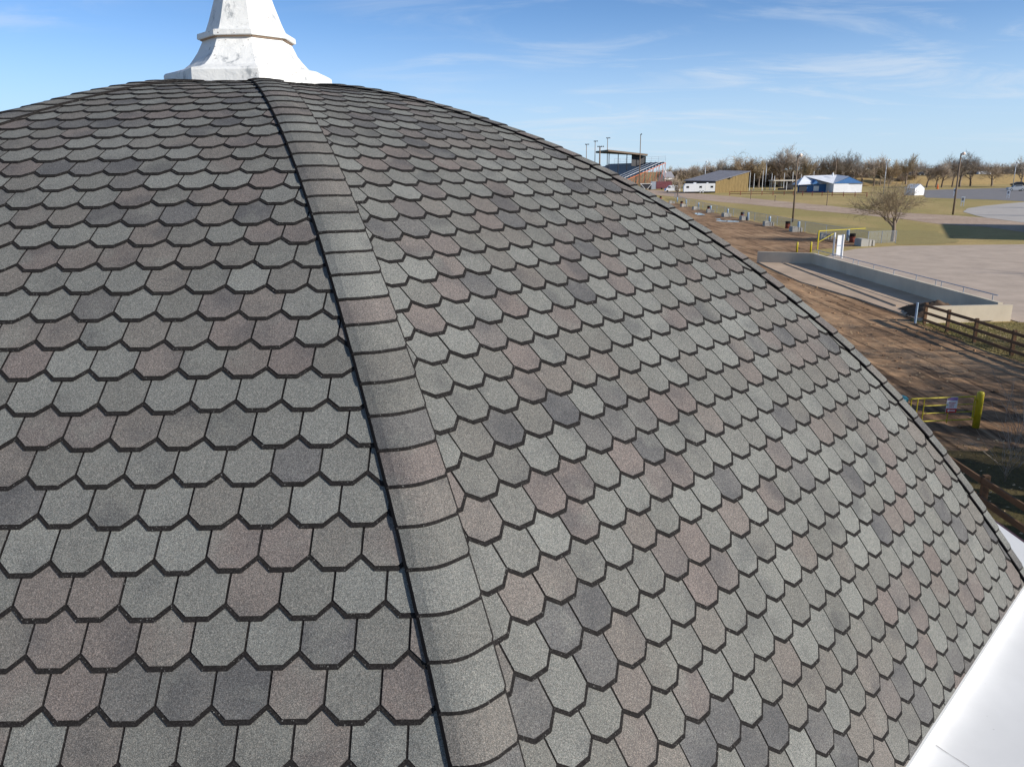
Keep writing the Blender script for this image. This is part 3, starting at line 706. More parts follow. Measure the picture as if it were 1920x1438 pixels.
# heap of soil in the near end
hp = MB(); hr = random.Random(9); N_ = 26
for j in range(N_ + 1):
    for i in range(N_ + 1):
        u, w = i / N_ * 2 - 1, j / N_ * 2 - 1; rr_ = math.hypot(u, w)
        h = max(0, 1 - rr_) ** .8 * .72 + (.12 * fbm(u * 5, w * 5) if rr_ < 1 else 0)
        hp.v.append((22.4 + u * 1.6 + .2 * math.sin(5 * w), 39.7 + w * 2.1, .06 + max(-.02, h)))
for j in range(N_):
    for i in range(N_):
        a = j * (N_ + 1) + i; hp.f.append((a, a + 1, a + N_ + 2, a + N_ + 1)); hp.mi.append(0)
tag(hp.build('soil_heap', 'pile_dirt', smooth=True), 'heap of dark soil lying inside the near end of the concrete bunker', 'soil heap')
# ================================================================ RAIL FENCES
def rail_fence(name, label, x, ys, h, post, rails, mat='rail_wood', extra=0.0):
    o = thing(name, label, 'fence', (x, ys[0], 0))
    for y in ys:
        q = MB(); q.box((0, y - ys[0], h / 2 - .02), (post, post * .8, h + .06)); q.build('post', mat, o)
    for a, b in zip(ys, ys[1:]):
        for zr, hh in rails:
            q = MB(); q.beam((-post / 2 - .02, a - ys[0] + .012, zr + rnd.uniform(-.015, .015)), (-post / 2 - .02, b - ys[0] - .012, zr + rnd.uniform(-.015, .015)), .042, hh); q.build('rail', mat, o)
    return o
rail_fence('rail_fence', 'brown three rail wooden fence beside the bright bunker wall', 20.5, [37.2, 35.2, 33.0, 30.4, 27.8, 25.2, 22.6], 1.08, .13, [(.98, .13), (.62, .13), (.25, .13)])
rail_fence('rail_fence', 'dark brown wooden fence in shade close to the white dome ledge', 10.15, [20.0, 17.6, 15.2, 12.8, 10.4], 1.12, .13, [(1.02, .14), (.60, .14), (.22, .14)])
q = MB(); q.tube((0, 0, -.05), (0, 0, 1.05), .055); o = q.build('steel_post', 'blue_post'); o.location = (20.2, 37.5, 0); tag(o, 'blue grey steel post at the end of the three rail fence', 'post')
# ================================================================ YELLOW GATE
gp = thing('gate_post', 'thick round yellow post at the hinge of the yellow gate', 'post', (13.66, 21.3, 0))
q = MB(); q.lathe([(.098, -.05), (.098, 1.14), (.085, 1.18), (.04, 1.2)], 20); q.build('post', 'yellow_paint', gp, True)
q = MB(); q.box((-.13, 0, .95), (.06, .03, .05)); q.box((-.13, 0, .42), (.06, .03, .05)); q.build('hinge', 'yellow_paint', gp)
ga = thing('yellow_gate', 'yellow tubular steel gate carrying a small red and white sign', 'gate', (13.50, 21.28, 0), math.pi + .085)
def bar(a, b, r=.02, nm='bar'):
    q = MB(); q.tube((a[0], 0, a[1]), (b[0], 0, b[1]), r * .8); q.build(nm, 'yellow_paint', ga)
LG = 1.95
bar((0, 1.06), (LG, 1.06), .027); bar((0, .36), (LG, .36), .024); bar((0, .36), (0, 1.06), .024); bar((LG, .36), (LG, 1.06), .024)
bar((LG - .40, .36), (LG - .40, 1.06)); bar((LG - .20, .36), (LG - .20, 1.06)); bar((0, .83), (LG - .40, .83), .017); bar((0, .60), (LG - .40, .60), .017); bar((.78, .28), (.78, .60), .018)
sg = thing('gate_sign', 'small white and red sign with left arrow hung on the yellow gate', 'sign', (12.80, 21.20, 0), -.06)
q = MB(); q.box((0, 0, .835), (.30, .012, .47)); q.build('board', 'sign_white', sg)
q = MB(); q.box((0, -.008, 1.02), (.285, .006, .085)); q.build('purple_band', 'sign_purple', sg)
q = MB(); q.box((0, -.008, .665), (.298, .006, .125)); q.build('red_band', 'sign_red', sg)
q = MB(); q.box((.02, -.013, .665), (.17, .005, .028)); q.add([(-.125, -.0155, .665), (-.06, -.0155, .62), (-.06, -.0155, .71)], [(0, 1, 2)]); q.build('arrow', 'sign_white', sg)
q = MB()
for z_, w_, n_ in ((.90, .20, 5), (.845, .15, 4), (.785, .13, 3)):
    for i in range(n_): q.box((-w_ / 2 + w_ * (i + .5) / n_, -.008, z_), (w_ / n_ * .6, .005, .026))
q.build('lettering', 'sign_red', sg)
bn = thing('waste_bin', 'dark waste bin with teal lid at the free end of yellow gate', 'bin', (11.25, 21.35, 0))
q = MB(); q.lathe([(.24, 0), (.27, .5), (.29, .98)], 16); q.build('body', 'barrel_dark', bn, True)
q = MB(); q.lathe([(.31, .96), (.31, 1.03), (.27, 1.07), (.10, 1.10)], 16); q.build('lid', 'teal_lid', bn, True)
# ================================================================ CHAIN LINK FENCE, BARRELS, BLOCKS
cf = thing('chain_link_fence', 'long galvanised chain link fence between dirt yard and grass', 'fence', (37.2, 80, 0))
LN = [(36.9, 79.6), (36.8, 84.5), (36.75, 90), (36.7, 96.4), (37.0, 102.2), (37.3, 108.4), (37.4, 113.5), (37.45, 119), (37.7, 125.5), (37.95, 132.2), (38.2, 138.5), (38.5, 145), (39.1, 152.5), (39.7, 160.5), (40.3, 169), (40.9, 178.2), (42.6, 190), (44.2, 202), (46, 215), (47.5, 226)]
LN = [(39.97, 80.0), (38.4, 79.8)] + LN
for i, (x, y) in enumerate(LN):
    q = MB(); q.tube((x - 37.2, y - 80, -.05), (x - 37.2, y - 80, 1.28), .035, None, 6); q.build('post', 'galv', cf)
q = MB()
for a, b in zip(LN, LN[1:]): q.tube((a[0] - 37.2, a[1] - 80, 1.25), (b[0] - 37.2, b[1] - 80, 1.25), .022, None, 5)
q.build('top_rail', 'galv', cf)
q = MB()
for a, b in zip(LN, LN[1:]): q.quad((a[0] - 37.2, a[1] - 80, .04), (b[0] - 37.2, b[1] - 80, .04), (b[0] - 37.2, b[1] - 80, 1.24), (a[0] - 37.2, a[1] - 80, 1.24))
q.build('mesh', 'chain_link', cf)
for i, (x, y) in enumerate([(36.45, 83.4), (36.3, 97.5), (36.6, 109.5), (36.9, 120.5), (37.2, 133), (37.6, 146), (38.9, 161), (40.2, 178), (42, 196)]):
    o = thing('pipe_bollard', 'pale blue pipe bollard standing along the chain link fence', 'bollard', (x, y, 0), 0, 'bollards along the chain link fence')
    q = MB(); q.lathe([(.16, -.03), (.16, 1.12), (.13, 1.18), (.05, 1.2)], 12); q.build('pipe', 'blue_post', o, True)
bar_src = None
for i, (px, py) in enumerate([(1597.4, 454.9), (1476.4, 428.6), (1391.7, 409), (1328.7, 395.8), (1278, 385.3), (1238.6, 375)]):
    b = G(px, py)
    if bar_src is None:
        bar_src = thing('steel_barrel', 'rusty red steel barrel with dark rim standing by the chain link fence', 'barrel', b, 0, 'barrels along the chain link fence')
        q = MB(); q.lathe([(.29, 0), (.30, .02), (.30, .29), (.315, .31), (.30, .33), (.30, .58), (.315, .60), (.30, .62)], 20); q.build('body', 'red_rust', bar_src, True)
        q = MB(); q.lathe([(.302, .615), (.305, .90), (.315, .92), (.28, .93), (.27, .86)], 20); q.build('rim', 'barrel_dark', bar_src, True)
    else: copy_tree(bar_src, b, i * 1.3)
blk = None
for i, (px, py) in enumerate([(1623, 461), (1548, 448), (1493.5, 434.6), (1442, 423.8), (1397, 413), (1363, 406.7), (1332.7, 399), (1306, 393.6), (1283, 388), (1260.5, 382)]):
    b = G(px, py); b.x -= .1
    if blk is None:
        blk = thing('concrete_block', 'grey concrete barrier block paired with a paler slab by the chain link fence', 'block', b, .02, 'concrete blocks along the fence')
        q = MB(); q.box((-.35, 0, .34), (.75, 1.5, .68)); q.box((-.35, 0, .70), (.55, 1.3, .06)); q.build('block', 'block_concrete', blk)
        q = MB(); q.box((.28, .05, .30), (.22, 1.3, .62)); q.build('slab', 'block_concrete', blk)
        q = MB(); q.box((.62, .0, .30), (.2, 1.2, .56)); q.build('slab', 'block_concrete', blk)
    else: copy_tree(blk, b, rnd.uniform(-.12, .12), .88)
# bunker end barrier: yellow swing bar, white posts with panel, bollards
yb = thing('yellow_barrier', 'yellow swing barrier with diagonal brace behind the bunker', 'barrier', (29.7, 74.4, 0))
q = MB(); q.box((0, 0, .9), (.11, .11, 1.85)); q.build('post', 'yellow_paint', yb)
q = MB(); q.beam((0, 0, 1.78), (6.0, 3.4, 1.72), .06, .06); q.build('arm', 'yellow_paint', yb)
q = MB(); q.beam((.1, .05, .75), (1.9, 1.05, 1.45), .05, .05); q.build('brace', 'yellow_paint', yb)
for x, y in ((28.9, 68.8), (28.75, 66.6)):
    q = MB(); q.tube((0, 0, -.05), (0, 0, 2.05), .075, None, 10); o = q.build('white_post', 'white_metal'); o.location = (x, y, 0); tag(o, 'tall white steel post flanking the pale panel behind bunker', 'post', 'white posts behind the bunker')
pn = thing('panel', 'pale blue white upright panel standing between two white posts', 'panel', (29.2, 68.4, 0), .12)
q = MB(); q.box((0, 0, .95), (.42, .06, 1.8)); q.build('sheet', 'white_metal', pn)
q = MB(); q.box((.24, 0, .95), (.07, .1, 1.9)); q.box((0, -.04, .95), (.42, .02, .05)); q.build('frame', 'blue_post', pn)
for x, y in ((26.9, 72.2), (28.2, 72.2)):
    q = MB(); q.lathe([(.09, -.03), (.09, .92), (.05, .97)], 12); o = q.build('bollard', 'yellow_paint', None, True); o.location = (x, y, 0); tag(o, 'short yellow bollard on the dirt behind the bunker', 'bollard', 'yellow bollards behind the bunker')
# ================================================================ LIGHT POLES
def light_pole(px, pyb, pyt, mat, label, dist=None, r=.14, heads=1, group=None, headmat='lamp_glass'):
    b = G(px[1], pyb) if dist is None else AT(px[1], 330, dist)
    b.z = 0; h = AT(px[0], pyt, b.y).z
    o = thing('light_pole', label, 'pole', b, 0, group)
    q = MB(); q.tube((0, 0, -.1), (0, 0, h), r, r * .62, 10); q.build('pole', mat, o, True)
    if heads:
        for i in range(heads):
            off = (i - (heads - 1) / 2) * .7
            q = MB(); q.tube((0, 0, h - .15), (off + .25, -.2, h - .02), .035); q.build('bracket', 'galv', o)
            q = MB(); q.lathe([(.06, .22), (.16, .18), (.30, 0), (.24, -.20), (.08, -.28)], 12, 0, (off + .25, -.25, h)); q.build('lamp_head', headmat, o, True)
    return o
light_pole((1499, 1486), 417, 291, 'pole_wood', 'weathered wooden lamp pole beside a barrel at the chain link fence', r=.15)
light_pole((1805, 1786.5), 403, 288, 'pole_wood', 'tall wooden lamp pole beside the curved concrete road', r=.16)
for px, top, dist, hd, mat in [(1322, 303, 300, 1, 'galv'), (1436, 302, 300, 1, 'galv'), (1660, 300, 235, 2, 'galv'), (1902, 305, 290, 1, 'galv')]:
    light_pole((px, px), None, top, mat, 'slim grey metal lamp pole standing before the far trees', dist, .13, hd, 'far grey lamp poles', 'white_metal')
light_pole((1566, 1566), None, 300, 'pole_wood', 'brown wooden pole behind the blue and white building', 275, .2, 0)
light_pole((1199, 1199), None, 252, 'pole_wood', 'tall brown floodlight pole in front of the grandstand', 325, .24, 1, None, 'dark_metal')
for px, top, dist in ((1138, 259, 372), (1115, 265, 372), (1099, 271, 372)):
    light_pole((px, px), None, top, 'pole_wood', 'tall dark stadium pole rising behind the grandstand', dist, .22, 3, 'stadium poles behind the grandstand', 'dark_metal')
light_pole((1124, 1124), None, 275, 'pole_wood', 'stout pole with cluster of dark lamps beside the grandstand roof', 318, .4, 4, None, 'dark_metal')
# ================================================================ GRANDSTAND
gs = thing('grandstand', 'open bleacher grandstand with dark flat roof and orange steel frame', 'grandstand', (0, 0, 0))
P0 = AT(1166, 340, 335); P1 = AT(1248, 304, 352); Uv = Vector((-18, 55, 0))
v_ = P1 - P0; NR = 14
q = MB()
for i in range(NR):
    a = P0 + v_ * (i / NR); b = P0 + v_ * ((i + .55) / NR); b.z = a.z; q.quad(a, b, b + Uv, a + Uv)
    c = P0 + v_ * ((i + 1) / NR); q.quad(b, Vector((b.x, b.y, c.z)), Vector((b.x, b.y, c.z)) + Uv, b + Uv)
q.build('seating', 'seat_blue', gs)
for k in (.22, .5, .78):
    q = MB(); q.beam(P0 + Uv * k * .3 + v_ * .02 + Vector((0, 0, .25)), P0 + Uv * k * .3 + v_ + Vector((0, 0, .25)), .5, .12); q.build('aisle_rail', 'white_metal' if k == .22 else 'galv', gs)
q = MB(); q.beam(P0 + Vector((0, 0, -.35)), P1 + Vector((0, 0, -.35)), .2, .3); q.build('stringer', 'orange_steel', gs)
for i in range(1, NR + 1):
    a = P0 + v_ * (i / NR); q = MB(); q.tube((a.x, a.y, 0), (a.x, a.y, a.z - .3), .09, None, 5); q.build('column', 'orange_steel', gs)
    if i < NR and i % 2 == 0:
        c = P0 + v_ * ((i + 2) / NR); q = MB(); q.tube((a.x, a.y, a.z * .2), (c.x, c.y, c.z - .4), .09, None, 5); q.build('brace', 'orange_steel', gs)
q = MB()
for i in range(9):
    a = P1 + Uv * (i / 8) * .9; q.tube(a, a + Vector((0, 0, 2.4)), .05, None, 4)
for hz_ in (.8, 1.6, 2.4): q.tube(P1 + Vector((0, 0, hz_)), P1 + Uv * .9 + Vector((0, 0, hz_)), .04, None, 4)
q.build('back_rail', 'galv', gs)
R0 = AT(1214, 293, 366); R1 = AT(1140, 285, 358); R2 = AT(1117, 287.5, 392); R3 = AT(1190, 291, 400)
q = MB(); q.add([R0, R1, R2, R3] + [p_ + Vector((0, 0, .9)) for p_ in (R0, R1, R2, R3)], [(0, 1, 2, 3), (7, 6, 5, 4), (0, 4, 5, 1), (1, 5, 6, 2), (2, 6, 7, 3), (3, 7, 4, 0)]); q.build('roof', 'stand_green', gs)
q = MB(); q.beam(R0 + Vector((0, -.3, .5)), R1 + Vector((0, -.3, .5)), .2, .7); q.build('roof_edge', 'pole_wood', gs)
for k in (.02, .25, .5, .72, .95):
    a = R0.lerp(R1, k); q = MB(); q.tube((a.x, a.y + 3, 0), (a.x, a.y + 3, a.z), .18, None, 6); q.build('roof_post', 'dark_metal', gs)
wq = MB(); a = R0 + Vector((-.4, 3, 0)); b = R0.lerp(R1, .38) + Vector((0, 3, 0)); wq.quad((a.x, a.y, a.z - 5), (b.x, b.y, b.z - 5), (b.x, b.y, b.z), (a.x, a.y, a.z)); wq.build('press_box_wall', 'dark_metal', gs)
# ================================================================ FAR BUILDINGS AND VEHICLES
def gable_house(name, label, loc, L_, Wd, h, rh, wall, roof, rz=0, cat='building'):
    o = thing(name, label, cat, loc, rz)
    q = MB(); x, y = L_ / 2, Wd / 2
    q.add([(-x, -y, 0), (x, -y, 0), (x, y, 0), (-x, y, 0), (-x, -y, h), (x, -y, h), (x, y, h), (-x, y, h), (-x, 0, h + rh), (x, 0, h + rh)], [(0, 1, 5, 4), (1, 2, 6, 9, 5), (2, 3, 7, 6), (3, 0, 4, 8, 7)]); q.build('wall', wall, o)
    q = MB(); e = .3
    for s_ in (-1, 1):
        q.add([(-x - e, s_ * (y + e), h - e * rh / y), (x + e, s_ * (y + e), h - e * rh / y), (x + e, 0, h + rh + .02), (-x - e, 0, h + rh + .02), (-x - e, s_ * (y + e), h - e * rh / y + .12), (x + e, s_ * (y + e), h - e * rh / y + .12), (x + e, 0, h + rh + .14), (-x - e, 0, h + rh + .14)], [(0, 1, 2, 3), (4, 5, 6, 7), (0, 1, 5, 4), (1, 2, 6, 5), (0, 3, 7, 4)])
    q.build('roof', roof, o); return o
# travel trailer
tl = G(1310, 362.5); tr = thing('travel_trailer', 'long white travel trailer with dark windows parked by the plank shed', 'trailer', (tl.x, tl.y, 0), -.08)
TL, TH = 10.6, 2.75
q = MB(); q.add([(x, y, z) for y in (-1.2, 1.2) for x, z in ((-TL / 2, .55), (TL / 2, .55), (TL / 2, .5 + TH), (-TL / 2 + .5, .5 + TH), (-TL / 2, 2.4))], [(4, 3, 2, 1, 0), (5, 6, 7, 8, 9), (0, 1, 6, 5), (1, 2, 7, 6), (2, 3, 8, 7), (3, 4, 9, 8), (4, 0, 5, 9)]); q.build('body', 'white_metal', tr)
for x, w in ((-4.0, .9), (.4, .9), (4.2, .9)):
    q = MB(); q.box((x, -1.21, 2.1), (w, .04, .65)); q.build('window', 'glass_dark', tr)
q = MB(); q.box((2.4, -1.21, 1.75), (.7, .03, 1.8)); q.build('door', 'sign_white', tr)
for x in (.3, 1.3):
    q = MB(); q.tube((x, -1.25, .42), (x, -1.0, .42), .40, None, 16); w_ = q.build('wheel', 'tyre', tr); q = MB(); q.tube((x, -1.27, .42), (x, -1.24, .42), .22, None, 12); q.build('rim', 'white_metal', w_)
q = MB(); q.box((-1.5, 0, 3.42), (.9, .8, .3)); q.box((2.8, 0, 3.4), (.6, .6, .26)); q.build('roof_vent', 'white_metal', tr)
q = MB(); q.tube((-TL / 2, -.5, .5), (-TL / 2 - 1.2, 0, .5), .06); q.tube((-TL / 2, .5, .5), (-TL / 2 - 1.2, 0, .5), .06); q.build('hitch', 'dark_metal', tr)
# pickup-like white vehicle left of it
vl = G(1267, 361); vh = thing('white_van', 'white van with blue nose parked in front of the white trailer', 'van', (vl.x, vl.y + 6, 0), -.05)
q = MB(); q.add([(x, y, z) for y in (-1, 1) for x, z in ((-2.9, .45), (2.8, .45), (2.8, 2.3), (-1.2, 2.4), (-2.2, 1.4), (-2.9, 1.25))], [(5, 4, 3, 2, 1, 0), (6, 7, 8, 9, 10, 11)] + [(i, (i + 1) % 6, 6 + (i + 1) % 6, 6 + i) for i in range(6)]); q.build('body', 'white_metal', vh)
q = MB(); q.box((-1.3, -1.01, 1.75), (.9, .03, .55)); q.build('window', 'glass_dark', vh)
q = MB(); q.box((-2.75, -1.005, .95), (.5, .03, .7)); q.build('nose_panel', 'blue_paint', vh)
for x in (-2.0, 1.9):
    q = MB(); q.tube((x, -1.03, .36), (x, -.8, .36), .36, None, 14); q.build('wheel', 'tyre', vh)
# plank shed
sh = G(1341, 362); se = G(1402, 360.5)
dv = (se - sh); shd = thing('plank_shed', 'lean-to shed of vertical brown planks with grey sloping roof', 'shed', (sh.x, sh.y, 0), math.atan2(dv.y, dv.x))
LS = dv.length; hL, hR = 3.9, 6.9; np_ = 22
for i in range(np_):
    x0_, x1_ = LS * i / np_, LS * (i + .93) / np_; za, zb_ = hL + (hR - hL) * i / np_, hL + (hR - hL) * (i + 1) / np_; yy = -.03 * (i % 2)
    q = MB(); q.add([(x0_, yy, 0), (x1_, yy, 0), (x1_, yy, zb_), (x0_, yy, za), (x0_, .1, 0), (x1_, .1, 0), (x1_, .1, zb_), (x0_, .1, za)], [(0, 1, 2, 3), (1, 5, 6, 2), (4, 0, 3, 7), (3, 2, 6, 7)]); q.build('plank', 'shed_wood', shd)
q = MB(); q.add([(-.4, -.5, hL - .05), (LS + .3, -.5, hR + .1), (LS - 6, 9, hR + .5), (-7.4, 9, hL + .2), (-.4, -.5, hL + .15), (LS + .3, -.5, hR + .3), (LS - 6, 9, hR + .7), (-7.4, 9, hL + .4)], [(3, 2, 1, 0), (4, 5, 6, 7), (0, 1, 5, 4), (1, 2, 6, 5), (2, 3, 7, 6), (3, 0, 4, 7)]); q.build('roof', 'roof_grey', shd)
q = MB(); q.quad((0, .1, 0), (-6.8, 8.5, 0), (-6.8, 8.5, hL), (0, .1, hL)); q.build('end_wall', 'dark_metal', shd)
q = MB(); q.box((LS * .42, -.4, 5.0), (.9, .6, .35)); q.build('lamp', 'dark_metal', shd)
# shelter, blue and white hall, tent
ca = G(1455, 355); cb = G(1497, 356.5); cpt = thing('picnic_shelter', 'open shelter with flat cream roof on thin posts', 'shelter', (AT(1452, 340, 296).x, 296, 0))
q = MB(); q.box((4.6, 2.5, 3.55), (10.0, 6.5, .35)); q.build('roof', 'cream', cpt)
for x in (.2, 4.6, 9.0):
    for y in (-.4, 5.4): q = MB(); q.tube((x, y, 0), (x, y, 3.4), .1, None, 6); q.build('post', 'white_metal', cpt)
q = MB(); q.box((7.4, 5.2, 1.4), (3.6, .3, 2.8)); q.build('back_wall', 'dark_metal', cpt)
q = MB(); q.box((4.5, 1.5, .75), (6, .8, .08)); q.box((4.5, 1.5, .36), (5, .1, .72)); q.build('counter', 'dark_metal', cpt)
A_ = G(1562, 362); hall = thing('blue_white_hall', 'low white hall with blue gable panels and white hip roof', 'building', (A_.x, A_.y, 0), .05)
def hb_(x0_, x1_, y0_, y1_, h, rh, mw, mr, nmw='wall'):
    q = MB(); q.add([(x0_, y0_, 0), (x1_, y0_, 0), (x1_, y1_, 0), (x0_, y1_, 0), (x0_, y0_, h), (x1_, y0_, h), (x1_, y1_, h), (x0_, y1_, h)], [(0, 1, 5, 4), (1, 2, 6, 5), (2, 3, 7, 6), (3, 0, 4, 7)]); q.build(nmw, mw, hall)
hb_(0, 4.9, 0, 7, 2.9, 0, 'white_cloth', None); hb_(5.0, 9.6, .3, 7, 2.9, 0, 'white_cloth', None)
q = MB(); q.add([(-.3, -.15, 2.95), (9.9, -.15, 2.95), (5.0, -.1, 4.9), (5.0, .6, 4.95)], [(0, 1, 2)]); q.build('gable_panel', 'blue_paint', hall)
q = MB(); q.add([(-.4, -.25, 2.9), (10, -.25, 2.9), (5, -.2, 5.1), (5, 9, 5.6), (-6.5, 9, 5.4), (-.4, 12, 2.9), (10, 12, 2.9)], [(0, 2, 3, 4), (2, 1, 6, 3), (4, 3, 6, 5)]); q.build('roof', 'white_roof', hall)
q = MB(); q.add([(-10.2, 4, 2.6), (-.3, 4, 2.9), (-6.5, 8.5, 5.3), (-.3, 8.5, 5.4), (-9, 12, 2.6)], [(0, 1, 3, 2), (0, 2, 4)]); q.build('wing_roof', 'white_roof', hall)
q = MB(); q.quad((-9.8, 5, 0), (-.2, 5, 0), (-.2, 5, 2.8), (-9.8, 5, 2.5)); q.build('wing_wall', 'blue_paint', hall)
q = MB(); q.box((-8.1, 4.8, 1.25), (2.6, .2, 2.1)); q.build('doorway', 'dark_metal', hall)
q = MB(); q.box((-3.6, 4.8, 1.35), (1.8, .15, 1.6)); q.build('window', 'white_metal', hall)
q = MB(); q.add([(-5.6, 3.8, 2.75), (-3.0, 3.8, 2.85), (-4.3, 3.8, 3.9), (-4.3, 6.5, 4.4)], [(0, 1, 2), (0, 2, 3), (2, 1, 3)]); q.build('dormer', 'blue_paint', hall)
q = MB(); q.lathe([(.3, 5.3), (.3, 6.0), (.12, 6.3)], 10, 0, (2.2, 6, 0)); q.build('roof_vent', 'white_metal', hall)
t0_ = G(1718.5, 366.5); tnt = thing('white_tent', 'small white gabled tent beside the asphalt lot', 'tent', (t0_.x, t0_.y + 1.5, 0), .5)
q = MB(); q.add([(-2.1, -1.6, 0), (2.1, -1.6, 0), (2.1, 1.6, 0), (-2.1, 1.6, 0), (-2.1, -1.6, 2.0), (2.1, -1.6, 2.0), (2.1, 1.6, 2.0), (-2.1, 1.6, 2.0), (0, -1.6, 3.05), (0, 1.6, 3.05)], [(0, 1, 5, 8, 4), (2, 3, 7, 9, 6), (1, 2, 6, 5), (3, 0, 4, 7)]); q.build('wall', 'white_cloth', tnt)
q = MB(); q.add([(-2.25, -1.75, 1.94), (0, -1.75, 3.1), (0, 1.75, 3.1), (-2.25, 1.75, 1.94), (2.25, -1.75, 1.94), (2.25, 1.75, 1.94)], [(0, 1, 2, 3), (1, 4, 5, 2)]); q.build('roof', 'white_metal', tnt)
# far white house and its turret, left of the small tree
hs = AT(1249, 330, 400); gable_house('white_house', 'white house with pale roof beyond the grandstand', (hs.x, 400, 0), 6, 5, 4.6, 2.6, 'white_cloth', 'roof_grey', .5)
q = MB(); q.lathe([(.6, 10), (.6, 12.2), (.05, 13.4)], 8); o = q.build('turret', 'white_metal'); o.location = (hs.x - .6, 398.5, -2.6); o.parent = bpy.data.objects['white_house']; o.location = (-.6, 0, -3.4); o.scale=(.9,.9,.85)
# maroon and dark trailers by the dirt road
mr_ = AT(1244, 355, 335); mt_ = thing('maroon_trailer', 'low maroon slat sided trailer behind the small tree', 'trailer', (mr_.x, 335, 0), 0)
for i in range(6): q = MB(); q.box((0, -1.2, .55 + i * .5), (6.6, .08, .40)); q.build('slat', 'maroon', mt_)
q = MB(); q.box((0, 0, .4), (6.6, 2.3, .2)); q.box((0, 1.1, 1.8), (6.6, .08, 3)); q.build('frame', 'maroon', mt_)
q = MB(); q.box((-4.4, 0, 1.75), (2.1, 2.2, 3.2)); q.build('grey_box', 'galv', mt_)
for x in (-1, 1): q = MB(); q.tube((x, -1.3, .4), (x, -1.1, .4), .4, None, 12); q.build('wheel', 'tyre', mt_)
fb = AT(1211, 357, 330); fbt = thing('flatbed_wagon', 'dark wagon with white frame beside the grandstand', 'wagon', (fb.x, 330, 0))
q = MB(); q.box((0, 0, 1.5), (4.2, 2, 1.9)); q.build('box', 'dark_metal', fbt)
q = MB(); q.beam((-2.6, -1.1, 2.6), (2.3, -1.1, 2.6), .15, .15); q.beam((-2.4, -1.1, 2.5), (-.6, -1.1, .5), .15, .15); q.beam((2.2, -1.1, 2.5), (.4, -1.1, .5), .15, .15); q.beam((0, -1.1, .6), (0, -1.1, 2.6), .12, .12); q.build('frame', 'white_metal', fbt)
for x in (-1.4, 1.4): q = MB(); q.tube((x, -1.15, .45), (x, -.9, .45), .45, None, 12); q.build('wheel', 'tyre', fbt)
# far rail fence and slim posts
ff = thing('far_rail_fence', 'long low red brown rail fence across the dry grass before the far buildings', 'fence', (80, 262, 0))
fl = [G(1368, 366.5), G(1470, 366.5), G(1560, 368.5), G(1625, 369.5)]
pts = []
for a, b in zip(fl, fl[1:]):
    n_ = max(1, int((b - a).length / 3.2))
    for k in range(n_): pts.append(a.lerp(b, k / n_))
pts.append(fl[-1]); off = Vector((80, 262, 0))
for p_ in pts: q = MB(); q.box(p_ - off + Vector((0, 0, .6)), (.16, .16, 1.3)); q.build('post', 'red_rust', ff)
for z_ in (.45, 1.05):
    q = MB()
    for a, b in zip(pts, pts[1:]): q.beam(a - off + Vector((0, 0, z_)), b - off + Vector((0, 0, z_)), .06, .14)
    q.build('rail', 'red_rust', ff)
for px, dist, h in [(1406, 300, 6.5), (1414, 300, 6), (1430, 296, 7), (1447, 300, 6), (1452, 300, 5), (1470, 310, 6), (1486, 310, 6.5), (1502, 300, 5.5), (1525, 290, 6.5)]:
    b = AT(px, 340, dist); q = MB(); q.tube((0, 0, -.1), (0, 0, h), .10, .08, 6); q.tube((0, -.02, h), (0, .02, h + .25), .05, .05, 6); o = q.build('slim_post', 'white_metal'); o.location = (b.x, dist, 0); tag(o, 'slim pale upright post on the dry grass before the tree line', 'post', 'slim posts before the tree line')
for px, py, h in [(1407, 374, 2.6), (1550, 386, 3.2), (1453, 378, 1.4)]:
    b = G(px, py); q = MB(); q.tube((0, 0, -.05), (0, 0, h), .09, .07, 8); q.box((0, 0, h * .9), (.26, .26, .3)); o = q.build('utility_post', 'pole_wood'); o.location = b; tag(o, 'short brown utility post on the dry grass by dirt road', 'post', 'utility posts by the dirt road')
# white utility pedestals
for px, py, h in [(1789.5, 368, 2.1), (1804, 387, 1.9), (1889.5, 372.5, 2.0)]:
    b = G(px, py); o = thing('utility_pedestal', 'white two legged utility pedestal beside the asphalt lot', 'pedestal', b, -.4, 'white utility pedestals')
    for x in (-.22, .22): q = MB(); q.box((x, 0, h * .25), (.12, .12, h * .5)); q.build('leg', 'white_metal', o)
    q = MB(); q.box((0, 0, h * .7), (.62, .3, h * .55)); q.build('cabinet', 'white_metal', o)
    q = MB(); q.box((-.05, -.16, h * .72), (.36, .03, h * .3)); q.build('door', 'roof_grey', o)
q = MB(); b = G(1757.5, 354.5); q.lathe([(.35, 0), (.35, .08), (.22, .1), (.06, 1.1)], 12); o = q.build('traffic_cone', 'orange_plastic', None, True); o.location = b; o.scale = (1.6, 1.6, 1.6); tag(o, 'orange traffic cone at the far edge of the asphalt lot', 'cone')
